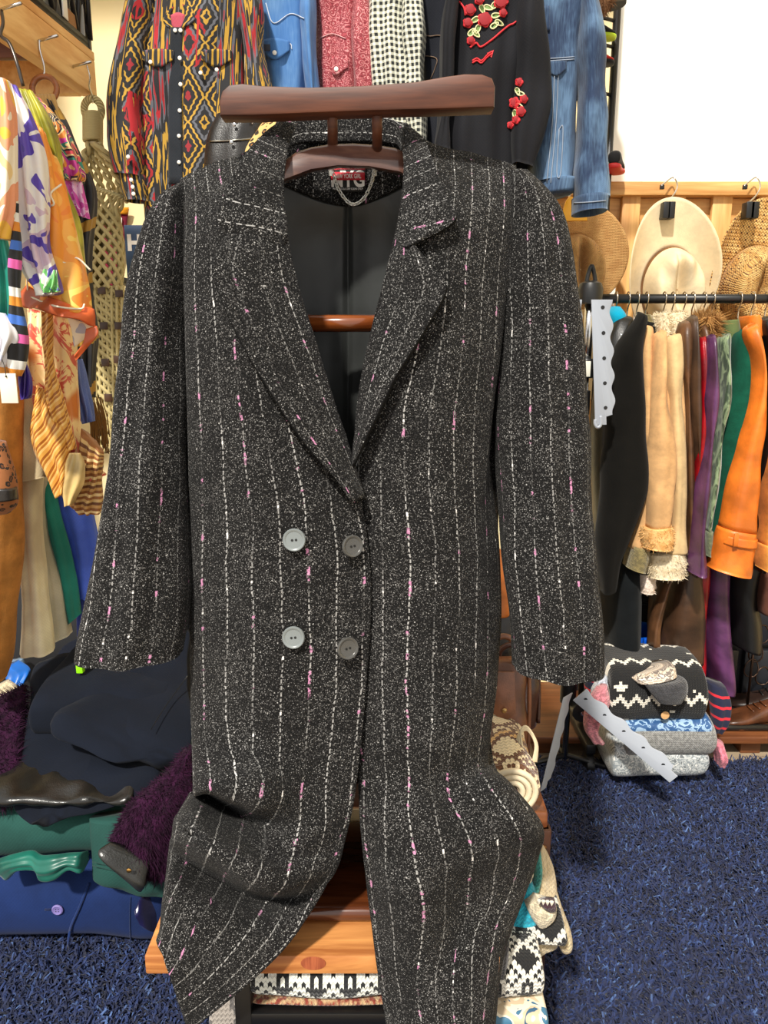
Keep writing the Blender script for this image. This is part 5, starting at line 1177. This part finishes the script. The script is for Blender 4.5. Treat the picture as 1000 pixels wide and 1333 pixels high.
drape('navy_trousers', 'dark navy wool trousers folded to a point over the black leather jacket', [(47,872,112,862,1.62,DV),(38,925,124,922,1.50,DV),(29,980,192,980,1.40,DV),(19,1022,208,1008,1.33,DV),(18,1046,170,1030,1.295,DV),(40,1062,90,1050,1.28,(0,.01,.016))], DNAVY, 'trousers', wr=.010)
nt = drape('navy_trousers', 'dark navy wool trousers on top of the left pile with a lime size clip', [(128,832,246,829,1.64,DV),(112,870,248,870,1.55,DV),(92,915,249,915,1.45,DV),(78,940,250,955,1.38,DV),(84,952,249,978,1.35,DV),(140,980,246,992,1.33,(0,.01,.018))], DNAVY, 'trousers', wr=.013)
box('size_clip', at(99, 877, 1.49), at(110, 857, 1.505), plastic((150, 236, 20), .4), nt, .002)
sweep('seam', [at(244, 880, 1.49), at(215, 920, 1.40), at(196, 950, 1.345)], .0010, cloth((8, 10, 15)), nt, 5, 12)
drape('dark_trousers', 'dark slate trousers standing behind the point of the navy ones', [(78,848,150,836,1.70,DV),(60,880,150,880,1.66,DV),(50,930,150,930,1.60,DV)], cloth((24, 28, 40), .9, .03), 'trousers')
PF = fur((22, 6, 20), (56, 18, 50))
pf = thing('fur_jacket', 'purple fur sleeve with a black leather tip hanging down the right of the pile', 'jacket', PG)
loft('fur', [(232,982,256,972,1.30,.02),(212,1006,254,1016,1.27,.03),(184,1036,250,1062,1.24,.03),(150,1072,243,1106,1.22,.032),(142,1094,230,1134,1.21,.028),(178,1124,212,1148,1.21,.015)], PF, pf, 48, 50, (.005, 2, .4), .008, 12, 2.3, fuzz=(9000, .011, .6, .0008))
loft('leather_tip', [(142,1096,196,1120,1.18,.010),(128,1110,190,1140,1.165,.010),(146,1130,188,1152,1.16,.009),(172,1150,184,1159,1.165,.006)], leather((40, 40, 38), .28), pf, 30, 16, (0, 1, 0), .003)
disc('snap', 168, 1133, 1.148, .0042, metal((206, 160, 90), .3), pf)
drape('fur_collar', 'purple fur at the left edge behind the navy trousers', [(-30,925,34,893,1.54,.03),(-30,960,32,940,1.46,.04),(-30,1000,26,990,1.38,.04),(-30,1042,18,1040,1.32,.03)], PF, 'fur', fuzz=(4000, .018, .3, .001))
drape('cream_knit', 'cream ribbed knit at the left edge above the purple fur', [(-20,900,10,886,1.66,.02),(-20,912,22,896,1.64,.025),(-20,926,16,912,1.62,.02)], knit((232, 214, 176), None, .005), 'knitwear')
drape('blue_cloth', 'crumpled bright blue cloth beside the cream knit', [(6,868,22,862,1.72,.02),(8,878,40,872,1.70,.02),(14,894,34,888,1.68,.02)], satin((20, 100, 190), .35), 'cloth')
drape('blue_cloth', 'pale blue grey cloth just above the bright blue one', [(10,862,30,858,1.76,.02),(12,870,34,868,1.75,.02)], satin((130, 160, 190), .4), 'cloth')
# ------------------------------------------------------------------ trunk, bags, knits under and beside the coat
def fairisle(a, b, c=None, sz=.0052, per=12):
    g = G('fairisle'); cu = (g.u/sz).fl(); cv = (g.v/sz+(((g.u/sz).fr()-.5).ab()*1.0)).fl()
    dx = ((cu.md(per))-per/2).ab(); dy = ((cv.md(per))-per/2).ab(); d = dx+dy
    m = d.lt(per*.5+.6)*d.gt(per*.5-1.6); m = m.mx(d.lt(1.6)); m = m.mx((cv.md(per*2)).lt(1.2)*(cu.md(2)).lt(.6))
    st = ((g.u/sz).fr()-.5).ab(); sv = ((g.v/sz+st*1.0).fr()-.5).ab()
    col = g.mix(m, a, b)
    if c: col = g.mix(((cv/ (per*2)).fr()).gt(.72), col, g.mix((cu+cv).md(4).lt(1.5), c, b))
    col = g.mix((sv*2).sm(.7, 1)*.5, col, (10, 10, 10))
    return g.done(col, .95, sv*-1+st*-.5, .7, .003, .25)
TRW = leather((58, 32, 20), .4)
tr = thing('trunk', 'dark brown leather trunk with a brass nail behind the coat, right of the bench', 'trunk')
tz = .418
box('trunk_body', (-.16, 1.18, .0), (.279, 1.62, tz-.05), wood((70, 36, 18), (122, 72, 42), .35, 0, .8, coat=.2), tr, .006); box('lid', (-.164, 1.175, tz-.049), (.283, 1.624, tz), wood((92, 48, 24), (140, 84, 50), .3, 0, .8, coat=.3), tr, .008)
box('corner_strap', (.24, 1.166, .02), (.287, 1.20, tz-.03), TRW, tr, .004); box('edge_trim', (-.16, 1.168, tz-.052), (.288, 1.19, tz-.03), TRW, tr, .004)
for x, z in ((.274, tz-.062), (.262, tz-.15), (.262, tz-.25)): lathe('brass_nail', [(.0055, 0), (.005, .002), (.002, .0035)], metal((150, 110, 70), .35), tr, (x, 1.166, z), rot=Matrix.Rotation(PI/2, 4, 'X'), n=16)
# rolled knit
kr_ = thing('rolled_knit', 'cream and brown patterned knit rolled up on the trunk beside the coat', 'knitwear')
c = at(662, 992, 1.20); rows = []
for y, k in ((1.16, .70), (1.168, .95), (1.19, 1), (1.30, 1.0), (1.44, .98), (1.46, .7)): rows.append(((c.x-.052*k, y, tz+.050), (c.x+.050*k, y, tz+.050), (0, 0, .048*k)))
loft('roll', rows, fairisle((232, 214, 176), (104, 66, 42), (226, 184, 120), .007, 8), kr_, 48, 40, (0, 1, 0), .005, 20, 2.0, px=False)
sw2 = ([], [], [])
for k in range(3):
    R_ = .018+k*.011; sweep('s', [(c.x+R_*math.cos(a), 1.158, tz+.05+R_*math.sin(a)*.95) for a in [2*PI*q/30 for q in range(30)]], .0052, None, n=7, closed=True, merge=sw2)
mk('roll_end', sw2[0], sw2[2], blobs([(236, 222, 190), (232, 216, 184), (112, 74, 50), (236, 222, 190)], 55, .6), kr_); lathe('roll_hollow', [(.010, 0), (.009, .003), (.002, .004)], plastic((40, 32, 26), .9), kr_, (c.x, 1.160, tz+.05), rot=Matrix.Rotation(PI/2, 4, 'X'), n=20)
for k in range(3): sweep('cord', [P(676+k*3, 985, 1.22), P(674+k*2, 960-k*3, 1.24), P(686, 950-k*2, 1.25), P(697+k, 968, 1.24), P(694+k*2, 992, 1.22)], .0022, cloth((222, 206, 172)), kr_, 6, 20)
def bag(name, label, x0, x1, y0, y1, z0, z1, m, handle=True, tab=True, studs=0):
    t = thing(name, label, 'bag', 'leather bags on the trunk'); xc = (x0+x1)/2; hx = (x1-x0)/2; yc = (y0+y1)/2; dy = (y1-y0)/2; H = z1-z0
    rows = [((xc-hx*k, yc, z0+H*f), (xc+hx*k, yc, z0+H*f), (0, dy*q, 0)) for f, k, q in ((0, .86, .9), (.03, .97, 1), (.3, 1, 1), (.7, .99, .85), (.95, .97, .45), (1, .94, .3))]
    loft('bag_body', rows, m, t, 48, 30, (0, 1, 0), .004, 12, 4, px=False)
    if handle: sweep('handle', [(xc-hx*.45, yc-dy*.3, z1-.01), (xc-hx*.4, yc-dy*.4, z1+.04), (xc, yc-dy*.4, z1+.055), (xc+hx*.4, yc-dy*.4, z1+.04), (xc+hx*.45, yc-dy*.3, z1-.01)], .006, m, t, 8, 24)
    if tab:
        f = prism('flap_tab', [(xc-.02, y0+.012, z1-.01), (xc+.02, y0+.012, z1-.01), (xc+.022, y0-.006, z0+H*.55), (xc, y0-.008, z0+H*.45), (xc-.022, y0-.006, z0+H*.55)], (0, .004, 0), m, t, .001); lathe('stud', [(.005, 0), (.004, .002), (.001, .003)], metal((190, 160, 110), .3), f, (xc, y0-.008, z0+H*.58), rot=Matrix.Rotation(PI/2, 4, 'X'), n=14)
    for k in range(studs): lathe('stud', [(.005, 0), (.004, .002), (.001, .003)], CHR, t, (x0+(x1-x0)*(k+.5)/studs, y0-.002, z0+H*.3), rot=Matrix.Rotation(PI/2, 4, 'X'), n=12)
    sweep('piping', [(xc-hx*.98, y0+.01, z0+.012), (xc-hx, y0+.02, z0+H*.6), (xc-hx*.95, yc-dy*.4, z1)], .004, m, t, 7, 16); sweep('piping', [(xc+hx*.98, y0+.01, z0+.012), (xc+hx, y0+.02, z0+H*.6), (xc+hx*.95, yc-dy*.4, z1)], .004, m, t, 7, 16)
    return t
a, b = at(640, 955, 1.34), at(694, 872, 1.34)
bag('leather_bag', 'brown leather handbag with a studded tab on the trunk behind the rolled knit', a.x-.03, b.x, 1.34, 1.44, tz, b.z, leather((112, 70, 46), .35))
a, b = at(690, 950, 1.46), at(706, 878, 1.46); bag('leather_bag', 'dark brown leather bag behind the studded brown handbag', a.x-.10, b.x, 1.46, 1.54, tz, b.z, leather((70, 42, 30), .35), tab=False)
a, b = at(640, 850, 1.56), at(672, 806, 1.56); bag('studded_bag', 'black studded bag stacked under the orange leather bag', a.x-.06, b.x, 1.56, 1.61, tz, b.z, leather((30, 26, 24), .35), handle=False, tab=False, studs=7)
a, b = at(630, 804, 1.57), at(668, 718, 1.57); bag('leather_bag', 'orange-tan leather bag between the coat body and its right sleeve', a.x-.06, b.x, 1.565, 1.605, a.z, b.z, leather((214, 116, 44), .35), handle=False)
# knits in front of the trunk
TQ_ = blobs([(30, 170, 190), (36, 180, 196), (226, 214, 190), (50, 36, 30), (214, 196, 160), (30, 160, 182)], 26, 1.5)
kh = thing('knit_hat', 'turquoise, cream and brown knitted animal hat leaning below the trunk corner', 'hat')
loft('hat_body', [(688,1100,704,1098,1.08,.02),(676,1125,714,1122,1.07,.04),(664,1160,722,1155,1.06,.05),(656,1190,726,1190,1.05,.055),(650,1215,724,1212,1.04,.05)], knit((214, 196, 160), (196, 176, 140), .006), kh, 44, 40, (.004, 2, .5), .004)
loft('turquoise_panel', [(668,1152,692,1148,1.012,.012),(656,1180,700,1172,1.0,.016),(650,1206,702,1200,.99,.016),(650,1214,698,1208,.99,.012)], knit((34, 172, 196), (20, 140, 166), .006), kh, 30, 20, wr=.003); loft('turquoise_band', [(694,1110,704,1108,1.04,.012),(696,1136,706,1134,1.025,.012),(690,1160,702,1158,1.015,.01)], knit((70, 160, 150), None, .006), kh, 24, 16)
loft('brown_patch', [(684,1118,694,1116,1.035,.012),(682,1140,694,1136,1.025,.014),(676,1156,688,1152,1.015,.01)], fairisle((60, 42, 34), (232, 220, 190), None, .006, 6), kh, 24, 16)
loft('cream_muzzle', [(682,1172,698,1166,.99,.012),(690,1190,722,1176,.985,.02),(700,1204,724,1186,.985,.016)], knit((226, 212, 182), None, .006), kh, 28, 18); loft('mouth', [(700,1172,722,1170,.968,.006),(706,1180,724,1178,.966,.007),(714,1186,724,1184,.968,.005)], knit((70, 34, 48), None, .005), kh, 24, 10)
for k in range(4): lathe('tooth', [(.003, 0), (.0026, .002), (.0004, .007)], plastic((236, 230, 214), .6), kh, at(702+k*5.5, 1172+k*.6, .958), n=8, rot=Matrix.Rotation(PI, 4, 'X'))
loft('cream_flap', [(720,1170,728,1168,1.03,.02),(722,1200,738,1198,1.02,.025),(728,1226,742,1224,1.01,.02),(732,1236,740,1234,1.01,.01)], knit((206, 188, 150), (180, 160, 124), .006), kh, 24, 24, wr=.003)
KG2 = 'folded knitwear stacked right of the bench'
def slabpx(name, label, xl, xr, yt, yb, Y, dep, mat, cat='sweater', group=KG2, **k):
    a, b = at(xl, yb, Y), at(xr, yt, Y); return slab(name, label, a.x, b.x, Y, Y+dep, min(a.z, b.z), max(a.z, b.z), mat, cat, group, **k)
slabpx('folded_sweater', 'black knitted sweater with white flecks directly under the animal hat', 640, 741, 1210, 1246, .96, .20, fairisle((22, 22, 24), (214, 210, 200), None, .006, 14), p=2.8)
drape('grey_knit', 'grey knitted flap between the coat hem and the black fair isle sweater', [(632,1232,666,1226,.90,.014),(632,1250,664,1248,.895,.016),(632,1268,658,1272,.90,.012)], knit((74, 72, 74), None, .006), 'knitwear', group=KG2)
slabpx('folded_sweater', 'black and white fair isle sweater stacked right of the coat hem', 600, 712, 1250, 1316, .91, .24, fairisle((22, 22, 24), (226, 222, 210), None, .0056, 8), p=2.8)
slabpx('folded_sweater', 'blue and cream knit at the bottom of the stack right of the coat hem', 600, 716, 1318, 1352, .90, .25, blobs([(60, 110, 140), (226, 214, 190), (200, 180, 150), (50, 90, 120)], 30), p=2.8)
gz = at(660, 1352, .90).z
slabpx('folded_sweater', 'dark patterned knit lying on the rug under the blue and cream one', 596, 712, 1354, 1480, .91, .24, fairisle((60, 50, 44), (200, 184, 150), None, .007, 10), p=2.8)
# knits on the bench shelf
x_l = at(326, 1300, .88).x
slab('folded_sweater', 'black and white fair isle sweater on the bench shelf seen through the coat opening', x_l, .12, .862, 1.10, zs+.010, zt-.031, fairisle((22, 24, 26), (222, 224, 214), None, .0056, 8), 'sweater', 'knitwear on the bench shelf', p=2.8)
slab('folded_sweater', 'cream and rust knit under the fair isle sweater on the bench shelf', x_l, .12, .870, 1.10, zs+.001, zs+.012, knit((190, 160, 120), (130, 50, 36), .006), 'sweater', 'knitwear on the bench shelf', p=2.8, wr=.002)
a, b = at(268, 1345, .90), at(318, 1300, .90); slab('folded_sweater', 'grey patterned knit beside the black bench leg', a.x, b.x-.013, .90, 1.1, .012, b.z, fairisle((96, 92, 90), (156, 148, 140), None, .006, 6), 'sweater', 'knitwear on the bench shelf', p=2.8)
# ------------------------------------------------------------------ knit stack by the display stand
KS = 'knitwear stack by the display stand'
Yk = 1.86
slabpx('folded_sweater', 'silver grey flecked sweater lowest in the knit stack, on the rug', 797, 928, 972, 1022, Yk, .20, blobs([(110, 116, 120), (196, 200, 200), (140, 148, 152), (220, 220, 216)], 90, .5), group=KS, p=2.8)
slabpx('folded_sweater', 'plain light grey sweater with ribbed edge in the knit stack', 816, 936, 944, 994, Yk-.01, .20, knit((150, 150, 148), None, .006), group=KS, p=2.8)
drape('pink_knit', 'small pink knit tip sticking out right of the grey sweater', [(930,966,940,966,1.88,.02),(932,982,944,982,1.87,.03),(932,994,942,996,1.87,.02)], knit((232, 130, 150), None, .006), 'knitwear', group=KS)
slabpx('folded_sweater', 'thin blue patterned sweater just under the black reindeer cardigan', 812, 928, 938, 962, Yk, .20, blobs([(40, 80, 130), (50, 90, 140), (150, 180, 210), (40, 84, 134)], 40), group=KS, p=2.8)
def reindeer():
    g = G('cardigan'); sz = .007; cu = (g.u/sz).fl(); cv = (g.v/sz).fl(); n = g.noise(g.vec(cu*.11, cv*.16), scale=1, detail=2)
    st = ((g.u/sz).fr()-.5).ab(); sv = ((g.v/sz+st).fr()-.5).ab()
    z = (cv+((cu.md(6))-3).ab()).md(15); m = z.lt(1.4).mx(n.gt(.64))
    return g.done(g.mix((sv*2).sm(.7, 1)*.5, g.mix(m, (18, 18, 20), (232, 226, 212)), (8, 8, 8)), .95, sv*-1+st*-.5, .7, .003, .2)
ca = slabpx('folded_cardigan', 'black cardigan with white reindeer pattern and wooden button on the knit stack', 792, 928, 868, 946, Yk-.01, .22, reindeer(), 'cardigan', group=KS, p=3.0)
disc('wooden_button', 866, 931, 1.846, .011, wood((190, 140, 90), (226, 180, 126), .4), ca, 20)
kh2 = thing('knit_sock', 'charcoal knitted sock with a flecked beige cuff lying on the black cardigan', 'sock')
loft('foot', [(834,884,876,880,1.86,.03),(838,892,892,884,1.835,.03),(846,904,896,900,1.825,.03),(856,914,888,914,1.82,.02)], knit((62, 62, 66), None, .006), kh2, 36, 24, wr=.003); loft('cuff', [(822,874,870,862,1.88,.03),(820,880,876,868,1.865,.035),(828,888,880,878,1.85,.033)], blobs([(170, 150, 130), (214, 200, 182), (120, 110, 104), (226, 214, 196)], 80, .4), kh2, 36, 16, wr=.003)
STR = bands([(24, 28, 54), (24, 28, 54), (24, 28, 54), (206, 36, 50)], .028, .9)
drape('striped_knit', 'navy knit with red stripes sticking out right of the cardigan', [(924,888,942,892,1.92,.03),(926,910,950,912,1.90,.03),(926,935,948,936,1.89,.03),(926,950,940,952,1.89,.02)], STR, 'knitwear', group=KS)
drape('striped_knit', 'navy knit with red stripes behind the silver stand, left of the stack', [(766,872,786,866,1.99,.02),(764,900,784,900,1.98,.03),(764,945,780,945,1.97,.03)], STR, 'knitwear', group=KS)
drape('white_knit', 'pale blue and white knit between the stack and the silver stand', [(776,884,790,878,1.90,.02),(770,905,798,900,1.89,.025),(786,930,802,926,1.88,.02),(794,942,803,940,1.88,.015)], knit((214, 220, 232), None, .006), 'knitwear', group=KS)
drape('pink_knit', 'pink knit hanging down left of the stack', [(778,896,788,892,1.86,.014),(766,915,792,918,1.855,.02),(760,945,780,950,1.86,.02),(770,966,790,968,1.86,.015)], knit((236, 148, 160), None, .006), 'knitwear', group=KS)
settle()
settle()
